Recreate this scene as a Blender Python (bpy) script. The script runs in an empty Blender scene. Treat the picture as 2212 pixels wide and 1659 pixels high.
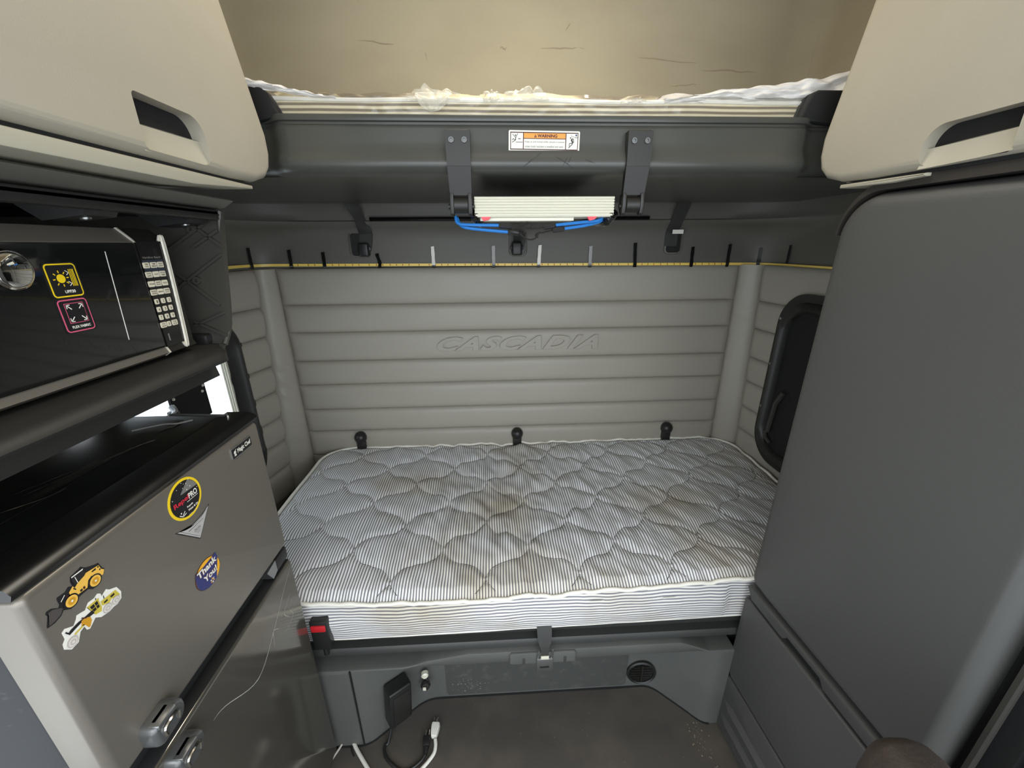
import bpy, bmesh, math, random
from mathutils import Vector, Matrix, noise
random.seed(7)
SC = bpy.context.scene
COL = SC.collection
PI = math.pi

# ------------------------------------------------------------------ materials
def lin(c):
    return tuple(((x/255)/12.92 if x/255 <= .04045 else ((x/255+.055)/1.055)**2.4) for x in c)

MATS = {}
def mat(name, col, rough=.5, metal=0., bump=None, var=None, spec=.5, coat=0., trans=0., alpha=1., emit=None, srgb=True, sheen=0.):
    m = bpy.data.materials.new(name); m.use_nodes = True
    nt = m.node_tree; b = nt.nodes['Principled BSDF']
    c = lin(col) if srgb else col
    b.inputs['Base Color'].default_value = (*c, 1)
    b.inputs['Roughness'].default_value = rough
    b.inputs['Metallic'].default_value = metal
    b.inputs['Specular IOR Level'].default_value = spec
    b.inputs['Coat Weight'].default_value = coat
    b.inputs['Transmission Weight'].default_value = trans
    b.inputs['Alpha'].default_value = alpha
    b.inputs['Sheen Weight'].default_value = sheen
    if emit:
        b.inputs['Emission Color'].default_value = (*lin(emit[0]), 1); b.inputs['Emission Strength'].default_value = emit[1]
    tc = nt.nodes.new('ShaderNodeTexCoord')
    if bump:
        n = nt.nodes.new('ShaderNodeTexNoise'); n.inputs['Scale'].default_value = bump[0]; n.inputs['Detail'].default_value = 3
        nt.links.new(tc.outputs['Object'], n.inputs['Vector'])
        bp = nt.nodes.new('ShaderNodeBump'); bp.inputs['Strength'].default_value = bump[1]; bp.inputs['Distance'].default_value = bump[2] if len(bump) > 2 else .001
        nt.links.new(n.outputs['Fac'], bp.inputs['Height']); nt.links.new(bp.outputs['Normal'], b.inputs['Normal'])
    if var:                       # (scale, colour 2, low, high, stretch)
        n = nt.nodes.new('ShaderNodeTexNoise'); n.inputs['Scale'].default_value = var[0]; n.inputs['Detail'].default_value = 5
        mp = nt.nodes.new('ShaderNodeMapping'); mp.inputs['Scale'].default_value = var[4] if len(var) > 4 else (1, 1, 1)
        nt.links.new(tc.outputs['Object'], mp.inputs['Vector']); nt.links.new(mp.outputs['Vector'], n.inputs['Vector'])
        r = nt.nodes.new('ShaderNodeValToRGB'); r.color_ramp.elements[0].position = var[2]; r.color_ramp.elements[1].position = var[3]
        r.color_ramp.elements[0].color = (*c, 1); r.color_ramp.elements[1].color = (*(lin(var[1]) if srgb else var[1]), 1)
        nt.links.new(n.outputs['Fac'], r.inputs['Fac']); nt.links.new(r.outputs['Color'], b.inputs['Base Color'])
    MATS[name] = m
    return m

cream = mat('cream_fabric_plastic', (166, 160, 145), .75, bump=(900, .25, .0006), var=(3, (160, 153, 137), .35, .7))
cream_smooth = mat('cream_moulded_plastic', (172, 167, 150), .5)
liner = mat('beige_headliner', (172, 165, 145), .8, bump=(500, .2, .0008), var=(2.2, (162, 154, 136), .4, .75, (1, 1, 2.5)))
scuff = mat('grey_scuff', (152, 142, 124), .85)
vinyl = mat('grey_vinyl', (166, 161, 149), .45, bump=(350, .12, .0006), spec=.45)
vinyl_text = mat('grey_vinyl_emboss', (166, 161, 149), .45, spec=.45)
trim = mat('charcoal_trim_plastic', (98, 96, 89), .5, bump=(700, .15, .0004))
tray_m = mat('bunk_tray_plastic', (70, 71, 67), .38, bump=(500, .12, .0003), var=(4, (78, 78, 73), .45, .75))
MATS['bunk_tray_plastic'].node_tree.nodes['Principled BSDF'].inputs['Roughness'].default_value = .29
worn = mat('worn_tray_mark', (48, 49, 47), .6)
blk = mat('black_plastic', (34, 34, 33), .4)
blk_gloss = mat('black_gloss', (18, 18, 18), .12, coat=.3)
blk_matte = mat('black_matte', (22, 22, 22), .8)
blk_metal = mat('black_painted_metal', (36, 35, 32), .42, bump=(800, .08, .0003))
cab_m = mat('dark_grey_cabinet', (77, 77, 75), .55, bump=(420, .35, .0007), var=(2, (73, 73, 71), .3, .7))
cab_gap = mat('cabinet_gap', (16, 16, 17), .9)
base_m = mat('bed_box_plastic', (92, 93, 90), .5, bump=(500, .18, .0004), var=(6, (86, 87, 84), .4, .7))
base_dark = mat('bed_rail_plastic', (58, 59, 57), .45, bump=(500, .12, .0004))
carpet = mat('grey_carpet_board', (68, 69, 66), .95, bump=(900, .8, .001), var=(30, (82, 83, 79), .55, .75))
floor_m = mat('rubber_floor', (74, 69, 64), .75, bump=(600, .35, .0008), var=(5, (96, 89, 79), .45, .8))
dirt = mat('pale_dirt', (150, 135, 115), .95)
steel = mat('stainless_door', (133, 127, 118), .36, metal=.55, bump=(300, .03, .0002), var=(2.5, (128, 122, 113), .35, .7))
steel_gloss = mat('polished_stainless_door', (126, 122, 113), .14, metal=.72, bump=(9, .06, .004), var=(3, (120, 116, 108), .35, .7))
scr = mat('pale_scratch', (200, 196, 186), .5)
fr_top = mat('black_fridge_top', (20, 20, 20), .30, var=(7, (58, 54, 47), .60, .82, (4, .6, 1)))
fr_side = mat('fridge_side', (26, 28, 31), .5, var=(60, (58, 61, 65), .64, .78))
silver = mat('brushed_aluminium', (226, 223, 204), .42, metal=.1)
alu_groove = mat('aluminium_groove', (150, 148, 140), .5, metal=.4)
knob_m = mat('dark_satin_knob', (104, 105, 105), .3, metal=.5)
bright = mat('bright_trim', (232, 226, 212), .3, metal=.3)
shelf_m = mat('black_textured_shelf', (40, 39, 36), .55, bump=(500, .2, .0004))
panel_m = mat('ribbed_black_plastic', (62, 60, 55), .42, bump=(500, .15, .0004))
valance_m = mat('dark_brown_valance', (52, 48, 44), .55)
chrome = mat('chrome', (225, 222, 215), .12, metal=1)
satin = mat('satin_metal', (170, 172, 172), .28, metal=.9)
glass_black = mat('black_glass', (20, 21, 21), .1, bump=(60, .02, .0005), coat=.4)
bezel = mat('microwave_bezel', (112, 107, 98), .42, metal=.3, bump=(700, .1, .0003))
panel_blue = mat('slate_panel_band', (46, 52, 66), .3)
btn = mat('cream_button', (222, 214, 192), .5)
btn_ink = mat('button_ink', (92, 86, 76), .6)
white_ink = mat('white_ink', (238, 236, 226), .5)
grey_ink = mat('grey_ink', (120, 118, 114), .5)
yellow = mat('yellow_print', (246, 210, 30), .45)
amber = mat('amber_print', (250, 182, 36), .45)
orange = mat('orange_print', (245, 160, 70), .5)
pink = mat('pink_print', (224, 96, 128), .45)
red = mat('red_print', (206, 44, 64), .45)
navy = mat('navy_print', (46, 52, 112), .4)
black_ink = mat('black_ink', (24, 23, 26), .45)
maroon = mat('maroon_ink', (70, 24, 20), .45)
silver_sticker = mat('silver_sticker', (184, 182, 180), .4)
grey_sticker = mat('clear_grey_sticker', (74, 68, 66), .5)
tyre_grey = mat('tyre_grey', (196, 188, 180), .5)
tyre_white = mat('tyre_white', (226, 220, 212), .5)
dull_yellow = mat('dull_yellow_print', (206, 186, 70), .45)
mach_yellow = mat('machine_yellow', (238, 188, 80), .45)
rim_yellow = mat('rim_yellow', (206, 150, 34), .45)
blue_cord = mat('blue_cord', (32, 120, 200), .55, bump=(900, .3, .0006))
red_plastic = mat('red_plastic', (196, 34, 42), .4)
coral = mat('coral_tag', (232, 80, 92), .5)
webbing = mat('black_webbing', (52, 52, 50), .6, bump=(600, .4, .0008))
strip_y = mat('yellow_light_strip', (250, 218, 112), .4)
strip_o = mat('orange_resistor', (190, 120, 40), .5)
tape_black = mat('black_tape', (22, 22, 22), .15)
tape_grey = mat('worn_grey_tape', (128, 126, 120), .2)
tape_white = mat('shiny_pale_tape', (226, 222, 210), .2)
white_rubber = mat('white_cord', (232, 230, 220), .45)
piping_m = mat('white_piping', (246, 243, 232), .7, bump=(800, .3, .0006))
leather = mat('brown_leather', (44, 36, 30), .6, bump=(220, .5, .0015), var=(6, (58, 46, 37), .4, .7))
curtain_m = mat('black_curtain', (26, 27, 28), .9, bump=(120, .5, .002))
gasket_m = mat('grey_gasket', (58, 56, 52), .5)
paper = mat('white_paper', (238, 236, 224), .6)
mirror_m = mat('mirror_glass', (230, 230, 228), .03, metal=1)
glass_m = mat('window_glass', (245, 250, 252), .02, trans=1.)
ceil_m = mat('ceiling_lining', (196, 188, 172), .8)

def plastic_film():
    m = bpy.data.materials.new('clear_plastic_film'); m.use_nodes = True
    nt = m.node_tree; nt.nodes.clear()
    o = nt.nodes.new('ShaderNodeOutputMaterial'); tr = nt.nodes.new('ShaderNodeBsdfTransparent')
    gl = nt.nodes.new('ShaderNodeBsdfGlossy'); gl.inputs['Roughness'].default_value = .12
    df = nt.nodes.new('ShaderNodeBsdfTranslucent'); df.inputs['Color'].default_value = (.95, .94, .93, 1)
    d2 = nt.nodes.new('ShaderNodeBsdfDiffuse'); d2.inputs['Color'].default_value = (.92, .91, .9, 1)
    ad = nt.nodes.new('ShaderNodeMixShader'); ad.inputs[0].default_value = .55
    nt.links.new(df.outputs[0], ad.inputs[1]); nt.links.new(d2.outputs[0], ad.inputs[2])
    m1 = nt.nodes.new('ShaderNodeMixShader'); m1.inputs[0].default_value = .10
    nt.links.new(tr.outputs[0], m1.inputs[1]); nt.links.new(ad.outputs[0], m1.inputs[2])
    m2 = nt.nodes.new('ShaderNodeMixShader')
    fr = nt.nodes.new('ShaderNodeFresnel'); fr.inputs['IOR'].default_value = 1.5
    nt.links.new(fr.outputs[0], m2.inputs[0]); nt.links.new(m1.outputs[0], m2.inputs[1]); nt.links.new(gl.outputs[0], m2.inputs[2])
    nt.links.new(m2.outputs[0], o.inputs['Surface'])
    return m
film = plastic_film()
film_flap = mat('torn_film', (236, 230, 214), .22, alpha=.42)
film_white = mat('bunched_white_film', (240, 238, 236), .3, alpha=.82)

def stripe_mat(name, axis, period, c1, c2, wob, stain=None, duty=.5, quilt=None, rough=.85, wobscale=5):
    """woven ticking: two colours alternating along AXIS (object space)"""
    m = bpy.data.materials.new(name); m.use_nodes = True; nt = m.node_tree; N = nt.nodes.new; L = nt.links.new
    b = nt.nodes['Principled BSDF']; b.inputs['Roughness'].default_value = rough; b.inputs['Specular IOR Level'].default_value = .2
    tc = N('ShaderNodeTexCoord'); sx = N('ShaderNodeSeparateXYZ'); L(tc.outputs['Object'], sx.inputs[0])
    nz = N('ShaderNodeTexNoise'); nz.inputs['Scale'].default_value = wobscale; nz.inputs['Detail'].default_value = 2; L(tc.outputs['Object'], nz.inputs['Vector'])
    def mth(op, a, bb=None):
        n = N('ShaderNodeMath'); n.operation = op
        for i, v in enumerate((a, bb)):
            if v is None: continue
            if isinstance(v, (int, float)): n.inputs[i].default_value = v
            else: L(v, n.inputs[i])
        return n.outputs[0]
    x = mth('ADD', sx.outputs['XYZ'.index(axis)], mth('MULTIPLY', mth('SUBTRACT', nz.outputs['Fac'], .5), wob))
    s = mth('SINE', mth('MULTIPLY', x, 2*PI/period))
    r = N('ShaderNodeValToRGB'); L(mth('ADD', mth('MULTIPLY', s, .5), .5), r.inputs['Fac'])
    r.color_ramp.elements[0].position = max(.0, duty-.22); r.color_ramp.elements[1].position = min(1, duty+.22)
    r.color_ramp.elements[0].color = (*lin(c2), 1); r.color_ramp.elements[1].color = (*lin(c1), 1)
    out = r.outputs['Color']
    if stain:
        n2 = N('ShaderNodeTexNoise'); n2.inputs['Scale'].default_value = stain[0]; n2.inputs['Detail'].default_value = 4; L(tc.outputs['Object'], n2.inputs['Vector'])
        r2 = N('ShaderNodeValToRGB'); r2.color_ramp.elements[0].position = .48; r2.color_ramp.elements[1].position = .72
        r2.color_ramp.elements[0].color = (1, 1, 1, 1); r2.color_ramp.elements[1].color = (*lin(stain[1]), 1); L(n2.outputs['Fac'], r2.inputs['Fac'])
        mx = N('ShaderNodeMix'); mx.data_type = 'RGBA'; mx.blend_type = 'MULTIPLY'; mx.inputs[0].default_value = 1
        L(out, mx.inputs[6]); L(r2.outputs['Color'], mx.inputs[7]); out = mx.outputs[2]
    L(out, b.inputs['Base Color'])
    return m
ticking = stripe_mat('ticking_top', 'X', .0088, (252, 252, 251), (134, 134, 141), .012, stain=(2.6, (222, 211, 190)), duty=.42)
ticking_side = stripe_mat('ticking_border', 'Z', .0100, (238, 236, 231), (134, 134, 141), .030, stain=(4, (226, 216, 198)), duty=.42, wobscale=4)
ticking_up = stripe_mat('ticking_upper', 'Z', .0108, (236, 224, 190), (128, 116, 94), .006)
thread = mat('quilting_thread', (70, 70, 76), .8)

# ------------------------------------------------------------------ mesh helpers
def mk(name, bm, mats, parent=None, smooth=40, recalc=True):
    if recalc: bmesh.ops.recalc_face_normals(bm, faces=bm.faces)
    me = bpy.data.meshes.new(name); bm.to_mesh(me); bm.free()
    for m in (mats if isinstance(mats, (list, tuple)) else [mats]): me.materials.append(m)
    if smooth:
        me.polygons.foreach_set('use_smooth', [True]*len(me.polygons)); me.set_sharp_from_angle(angle=math.radians(smooth))
    o = bpy.data.objects.new(name, me); COL.objects.link(o)
    if parent:
        o.parent = parent; o.matrix_parent_inverse = parent.matrix_world.inverted()
    return o
def tag(o, label=None, cat=None, group=None, kind=None):
    if label: o['label'] = label
    if cat: o['category'] = cat
    if group: o['group'] = group
    if kind: o['kind'] = kind
    return o
def thing(name, label, cat, loc=(0, 0, 0), group=None):
    o = bpy.data.objects.new(name, None); COL.objects.link(o); o.empty_display_size = .05
    o.location = loc; o.matrix_world = Matrix.Translation(loc)
    return tag(o, label, cat, group)

def box(bm, lo, hi, r=0., seg=2, mi=0, M=None):
    t = bmesh.new()
    bmesh.ops.create_cube(t, size=1)
    for v in t.verts:
        v.co = Vector([(lo[i]+hi[i])/2 + v.co[i]*(hi[i]-lo[i]) for i in range(3)])
    if r > 0:
        bmesh.ops.bevel(t, geom=list(t.edges), offset=r, segments=seg, profile=.5, affect='EDGES')
    add(bm, t, mi, M)
def add(bm, t, mi=0, M=None):
    mp = {}
    for v in t.verts: mp[v] = bm.verts.new(M @ v.co if M else v.co)
    for f in t.faces:
        try:
            g = bm.faces.new([mp[v] for v in f.verts]); g.material_index = mi
        except ValueError: pass
    t.free()
def loft(bm, rings, closed=True, caps=True, mi=0):
    vs = [[bm.verts.new(p) for p in r] for r in rings]
    n = len(vs[0])
    for a, b in zip(vs, vs[1:]):
        for i in range(n if closed else n-1):
            j = (i+1) % n
            f = bm.faces.new((a[i], a[j], b[j], b[i])); f.material_index = mi
    if caps and closed:
        for r in (vs[0][::-1], vs[-1]):
            f = bm.faces.new(r); f.material_index = mi
    return vs
def tube(bm, pts, r, n=8, mi=0, flat=None):
    pts = [Vector(p) for p in pts]; rings = []
    up = Vector((0, 0, 1)); prev = None
    for i, p in enumerate(pts):
        d = (pts[min(i+1, len(pts)-1)] - pts[max(i-1, 0)]).normalized()
        if prev is None:
            a = d.cross(up)
            if a.length < .1: a = d.cross(Vector((1, 0, 0)))
            a.normalize()
        else:
            a = (prev - d*prev.dot(d)).normalized()
        prev = a; b = d.cross(a)
        rr = r[i] if isinstance(r, (list, tuple)) else r
        w = flat if flat else rr
        rings.append([p + a*math.cos(2*PI*k/n)*rr + b*math.sin(2*PI*k/n)*w for k in range(n)])
    loft(bm, rings, mi=mi)
def spline(pts, n=8):
    P = [Vector(p) for p in pts]; out = []
    for i in range(len(P)-1):
        p0, p1, p2, p3 = P[max(i-1, 0)], P[i], P[i+1], P[min(i+2, len(P)-1)]
        for k in range(n):
            t = k/n
            out.append(.5*((2*p1)+(-p0+p2)*t+(2*p0-5*p1+4*p2-p3)*t*t+(-p0+3*p1-3*p2+p3)*t**3))
    out.append(P[-1]); return out
def lathe(bm, prof, c, axis, n=24, mi=0):
    ax = Vector(axis).normalized(); a = ax.orthogonal().normalized(); b = ax.cross(a); c = Vector(c)
    loft(bm, [[c+ax*h+(a*math.cos(2*PI*k/n)+b*math.sin(2*PI*k/n))*max(r, 1e-5) for k in range(n)] for r, h in prof], mi=mi)
class Frame:
    def __init__(s, o, u, v):
        s.o = Vector(o); s.u = Vector(u).normalized(); s.v = Vector(v).normalized(); s.n = s.u.cross(s.v)
    def __call__(s, a, b, h=0): return s.o+s.u*a+s.v*b+s.n*h
def inset(pts, d):
    n = len(pts); A = sum(pts[i][0]*pts[(i+1) % n][1]-pts[(i+1) % n][0]*pts[i][1] for i in range(n)); sg = 1 if A > 0 else -1
    out = []
    for i in range(n):
        p0, p1, p2 = Vector(pts[i-1]), Vector(pts[i]), Vector(pts[(i+1) % n])
        e1, e2 = (p1-p0), (p2-p1)
        if e1.length < 1e-7: e1 = e2
        if e2.length < 1e-7: e2 = e1
        n1 = Vector((-e1.y, e1.x)).normalized()*sg; n2 = Vector((-e2.y, e2.x)).normalized()*sg
        m = n1+n2; k = m.dot(n1)
        out.append(tuple(p1+m*(d/max(.35, k))))
    return out
def prism(bm, pts, fr, h0, h1, bev=0., seg=3, mi=0, both=False):
    t = bmesh.new(); sgn = 1 if h1 > h0 else -1; rings = []
    if bev > 0 and both:
        for k in range(seg+1):
            a = PI/2*(1-k/seg); rings.append([fr(x, y, h0+sgn*bev*(1-math.sin(PI/2-a+0) if False else 1-math.cos(PI/2-a))) for x, y in inset(pts, bev*(1-math.sin(PI/2-a)))])
    else: rings.append([fr(a, b, h0) for a, b in pts])
    if bev > 0:
        for k in range(seg+1):
            a = PI/2*k/seg; rings.append([fr(x, y, h1-sgn*bev*(1-math.sin(a))) for x, y in inset(pts, bev*(1-math.cos(a)))])
    else: rings.append([fr(a, b, h1) for a, b in pts])
    loft(t, rings)
    bmesh.ops.remove_doubles(t, verts=t.verts, dist=1e-6)
    bmesh.ops.recalc_face_normals(t, faces=t.faces)
    add(bm, t, mi)
def rrect(a0, b0, a1, b1, r, n=5):
    out = []
    rs = r if isinstance(r, (list, tuple)) else (r,)*4
    for (cx, cy, t0, rr) in ((a1-rs[0], b1-rs[0], 0, rs[0]), (a0+rs[1], b1-rs[1], 90, rs[1]), (a0+rs[2], b0+rs[2], 180, rs[2]), (a1-rs[3], b0+rs[3], 270, rs[3])):
        for k in range(n+1):
            t = math.radians(t0+90*k/n); out.append((cx+rr*math.cos(t), cy+rr*math.sin(t)))
    return out
def circ(c, r, n=28, ry=None):
    return [(c[0]+r*math.cos(2*PI*k/n), c[1]+(ry or r)*math.sin(2*PI*k/n)) for k in range(n)]
def grid(bm, f, nu, nv, mi=0):
    vs = [[bm.verts.new(f(i/nu, j/nv)) for j in range(nv+1)] for i in range(nu+1)]
    for i in range(nu):
        for j in range(nv):
            fa = bm.faces.new((vs[i][j], vs[i+1][j], vs[i+1][j+1], vs[i][j+1])); fa.material_index = mi
    return vs
def boolean_cut(o, bm):
    bmesh.ops.recalc_face_normals(bm, faces=bm.faces)
    me = bpy.data.meshes.new('cut'); bm.to_mesh(me); bm.free()
    c = bpy.data.objects.new('cut', me); COL.objects.link(c)
    md = o.modifiers.new('b', 'BOOLEAN'); md.operation = 'DIFFERENCE'; md.solver = 'EXACT'; md.object = c
    bpy.context.view_layer.update()
    dg = bpy.context.evaluated_depsgraph_get()
    new = bpy.data.meshes.new_from_object(o.evaluated_get(dg))
    o.modifiers.clear(); o.data = new
    new.polygons.foreach_set('use_smooth', [True]*len(new.polygons)); new.set_sharp_from_angle(angle=math.radians(35))
    bpy.data.objects.remove(c); bpy.data.meshes.remove(me)

TXT = {}
def text_polys(s, bold=0., shear=0., space=1.):
    key = (s, bold, shear, space)
    if key not in TXT:
        cu = bpy.data.curves.new('t', 'FONT'); cu.body = s; cu.offset = bold; cu.shear = shear; cu.space_character = space; cu.resolution_u = 3; cu.fill_mode = 'FRONT'
        ob = bpy.data.objects.new('t', cu); COL.objects.link(ob)
        bpy.context.view_layer.update()
        me = bpy.data.meshes.new_from_object(ob.evaluated_get(bpy.context.evaluated_depsgraph_get()))
        vs = [(v.co.x, v.co.y) for v in me.vertices]; fs = [tuple(p.vertices) for p in me.polygons]
        bpy.data.objects.remove(ob); bpy.data.curves.remove(cu); bpy.data.meshes.remove(me)
        TXT[key] = (vs, fs)
    return TXT[key]

class Deco:
    """printed layers on a flat frame, gathered into one mesh"""
    def __init__(s, fr):
        s.fr = fr; s.bm = bmesh.new(); s.m = []; s.k = 0
    def mi(s, m):
        if m not in s.m: s.m.append(m)
        return s.m.index(m)
    def base(s, pts, m, th=.0008):
        prism(s.bm, pts, s.fr, 0, th, mi=s.mi(m)); s.z = th; return s
    def poly(s, pts, m, lay=1):
        vs = [s.bm.verts.new(s.fr(a, b, s.z+.00025*lay)) for a, b in pts]
        f = s.bm.faces.new(vs); f.material_index = s.mi(m); bmesh.ops.triangulate(s.bm, faces=[f]); return s
    def disc(s, c, r, m, lay=1, n=28, ry=None): return s.poly(circ(c, r, n, ry), m, lay)
    def rect(s, a0, b0, a1, b1, m, lay=1, r=0.):
        return s.poly(rrect(a0, b0, a1, b1, r, 4) if r else [(a0, b0), (a1, b0), (a1, b1), (a0, b1)], m, lay)
    def line(s, p, q, w, m, lay=1):
        p, q = Vector(p), Vector(q); d = (q-p).normalized(); n = Vector((-d.y, d.x))*w/2
        return s.poly([tuple(p+n), tuple(p-n), tuple(q-n), tuple(q+n)], m, lay)
    def text(s, t, c, w, h, m, lay=2, rot=0., bold=.02, shear=0., space=1.):
        vs, fs = text_polys(t, bold, shear, space)
        xs = [v[0] for v in vs]; ys = [v[1] for v in vs]
        x0, x1, y0, y1 = min(xs), max(xs), min(ys), max(ys)
        R = Matrix.Rotation(rot, 2)
        bv = []
        for x, y in vs:
            p = R @ Vector((((x-x0)/(x1-x0)-.5)*w, ((y-y0)/(y1-y0)-.5)*h))
            bv.append(s.bm.verts.new(s.fr(c[0]+p.x, c[1]+p.y, s.z+.00025*lay)))
        k = s.mi(m)
        for f in fs:
            try:
                g = s.bm.faces.new([bv[i] for i in f]); g.material_index = k
            except ValueError: pass
        return s
    def build(s, name, parent=None):
        return mk(name, s.bm, s.m, parent, smooth=0, recalc=False)

# frames: YZ plane seen from +X (left-hand furniture), XZ plane seen from -Y (rear things), YZ seen from -X (right-hand furniture)
def FX(x): return Frame((x, 0, 0), (0, 1, 0), (0, 0, 1))     # normal +X
def FY(y): return Frame((0, y, 0), (1, 0, 0), (0, 0, 1))     # normal -Y
def FR(x): return Frame((x, 0, 0), (0, -1, 0), (0, 0, 1))    # normal -X, a = -Y
FZ = Frame((0, 0, 0), (1, 0, 0), (0, 1, 0))

# ------------------------------------------------------------------ the setting
def struct(name, bm, m, smooth=40):
    return tag(mk(name, bm, m, smooth=smooth), kind='structure')
XL, XR, YB, ZC = -1.06, 1.27, 1.80, 2.48
bm = bmesh.new(); box(bm, (XL-.05, -1.6, -.06), (XR+.05, YB+.05, 0)); struct('floor', bm, floor_m)
bm = bmesh.new(); box(bm, (XL-.05, -1.2, ZC), (XR+.05, YB+.05, ZC+.05)); struct('ceiling', bm, ceil_m)
# back wall: upper fabric liner with rounded corners toward the side walls
bm = bmesh.new()
path = [(XL+.02, 1.20), (-.975, 1.45)] + [(-.955+.12*(1-math.cos(t)), 1.655+.1*math.sin(t)) for t in [i*PI/16 for i in range(0, 9)]] + \
       [(-.835+i*.2, 1.757) for i in range(1, 10)] + [(1.10+.12*math.sin(t), 1.655+.1*math.cos(t)) for t in [i*PI/16 for i in range(0, 9)]] + [(1.24, 1.45), (XR-.02, 1.20)]
loft(bm, [[Vector((x, y - (.0 if z < 2.2 else (z-2.2)*.25), z)) for x, y in path] for z in (1.69, 1.8, 2.0, 2.2, 2.3, 2.40, ZC)], closed=False, caps=False)
box(bm, (XL-.05, 1.80, 0), (XR+.05, 1.85, ZC))
wb = struct('wall_back', bm, liner)
for (x, y, l, a, th) in ((.62, 2.20, .34, -.06, .006), (.93, 2.165, .24, -.03, .007), (.28, 2.225, .16, .02, .005), (-.40, 2.235, .14, -.1, .004), (-.22, 2.205, .03, 1.9, .006), (.06, 2.225, .03, -.3, .006), (.75, 2.12, .1, .05, .004), (.30, 2.29, .05, .9, .004)):
    bm = bmesh.new(); n = 14
    ctr = [(x+math.cos(a)*l*(i/n-.5), y+math.sin(a)*l*(i/n-.5)+.006*noise.noise((i*.4, x*9, 0))) for i in range(n+1)]
    up = [(p[0], p[1]+th*(.2+.5*abs(noise.noise((i*.9, y*7, 1)))) * math.sin(PI*(i+.3)/(n+.6))) for i, p in enumerate(ctr)]
    dn = [(p[0], p[1]-th*(.2+.5*abs(noise.noise((i*.9, y*7, 5)))) * math.sin(PI*(i+.3)/(n+.6))) for i, p in enumerate(ctr)]
    prism(bm, dn+up[::-1], FY(1.757 - max(0, (y-2.2)*.25)), .0004, .0009)
    mk('scuff_mark', bm, scuff, wb)
bm = bmesh.new(); tube(bm, [(1.205, 1.715, 1.8), (1.205, 1.712, 2.2), (1.205, 1.665, 2.4)], .006, 6)
mk('seam', bm, liner, wb)
# side walls, with a window opening each
def side_wall(name, x0, x1, y0, y1, z0, z1):
    bm = bmesh.new()
    box(bm, (x0, .12, 0), (x1, 1.85, z0)); box(bm, (x0, .12, z1), (x1, 1.85, ZC))
    box(bm, (x0, .12, z0), (x1, y0, z1)); box(bm, (x0, y1, z0), (x1, 1.85, z1))
    struct(name, bm, liner, 0)
side_wall('wall_left', XL-.05, XL, .95, 1.62, .60, 1.32)
side_wall('wall_right', XR, XR+.05, 1.0, 1.5, .74, 1.30)

# padded wall covering: seams at these heights
SE = [1.462, 1.311, 1.191, 1.061, .948, .825, .712, .585, .44]
def puff(z, h=.020, p=5):
    for a, b in zip(SE, SE[1:]):
        if b <= z <= a:
            t = (z-b)/(a-b)
            return h*(1-abs(2*t-1)**p)**.6
    return 0
zs = []
for a, b in zip(SE, SE[1:]):
    for k in range(13):
        t = k/13; t = .5-.5*math.cos(PI*t); zs.append(a+(b-a)*t)
zs.append(SE[-1])
def padded(p0, p1, n, wr, px=.008):
    """p0,p1: plan points at the top and bottom: functions of s"""
    bm = bmesh.new()
    def f(u, v):
        z = zs[round(v*(len(zs)-1))]
        a = Vector(p0(u)).lerp(Vector(p1(u)), (1.462-z)/1.02)
        return a, z
    vs = []
    for i in range(n+1):
        row = []
        for j, z in enumerate(zs):
            u = i/n; a, _ = f(u, j/(len(zs)-1))
            b, _ = f(min(1, u+.01), j/(len(zs)-1)); c, _ = f(max(0, u-.01), j/(len(zs)-1))
            d = (b-c).normalized(); nn = Vector((d.y, -d.x))
            e = min(u, 1-u)*n/ max(1, n)
            edge = min(1, min(u, 1-u)/.012) ** .5
            off = (puff(z)*edge + wr*noise.noise((a.x*5, z*14, a.y*5)) + .0008*noise.noise((a.x*40, z*30, 2)))
            row.append(bm.verts.new((a.x+nn.x*off, a.y+nn.y*off, z)))
        vs.append(row)
    for i in range(n):
        for j in range(len(zs)-1): bm.faces.new((vs[i][j], vs[i+1][j], vs[i+1][j+1], vs[i][j+1]))
    return bm
bp = thing('padded_wall_panel', 'wide grey vinyl panel with horizontal padded rows and raised lettering on the back wall', 'wall panel', (.1, 1.75, .44))
mk('padding', padded(lambda s: (-.90+s*1.99, 1.75), lambda s: (-.895+s*2.0, 1.75), 110, .0025), vinyl, bp, 55)
# raised lettering, letters sheared forward
def solid_text(bm, t, a0, a1, b0, b1, fr, h0, h1, bold, shear, space=1., hf=None):
    vs, fs = text_polys(t, bold, shear, space)
    xs = [v[0] for v in vs]; ys = [v[1] for v in vs]; x0, x1, y0, y1 = min(xs), max(xs), min(ys), max(ys)
    T = bmesh.new()
    bv = [T.verts.new(fr(a0+(x-x0)/(x1-x0)*(a1-a0), b0+(y-y0)/(y1-y0)*(b1-b0), h0)) for x, y in vs]
    for f in fs:
        try: T.faces.new([bv[i] for i in f])
        except ValueError: pass
    bmesh.ops.recalc_face_normals(T, faces=T.faces)
    r = bmesh.ops.extrude_face_region(T, geom=list(T.faces))
    for v in [g for g in r['geom'] if isinstance(g, bmesh.types.BMVert)]: v.co += fr.n*(h1-h0)
    add(bm, T)
bm = bmesh.new()
solid_text(bm, 'CASCADIA', -.252, .475, 1.100, 1.165, FY(1.75), .010, .0276, .040, .45, 1.16)
bm.normal_update(); ed = [(e.verts[0].co.copy(), e.verts[1].co.copy()) for e in bm.edges if all(v.co.y < 1.7238 for v in e.verts) and any(abs(f.normal.y) < .5 for f in e.link_faces)]
for a, b in ed:
    if (b-a).length > 1e-5: tube(bm, [a, b], .0011, 5)
o = mk('raised_lettering', bm, vinyl_text, bp, 30)
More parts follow.
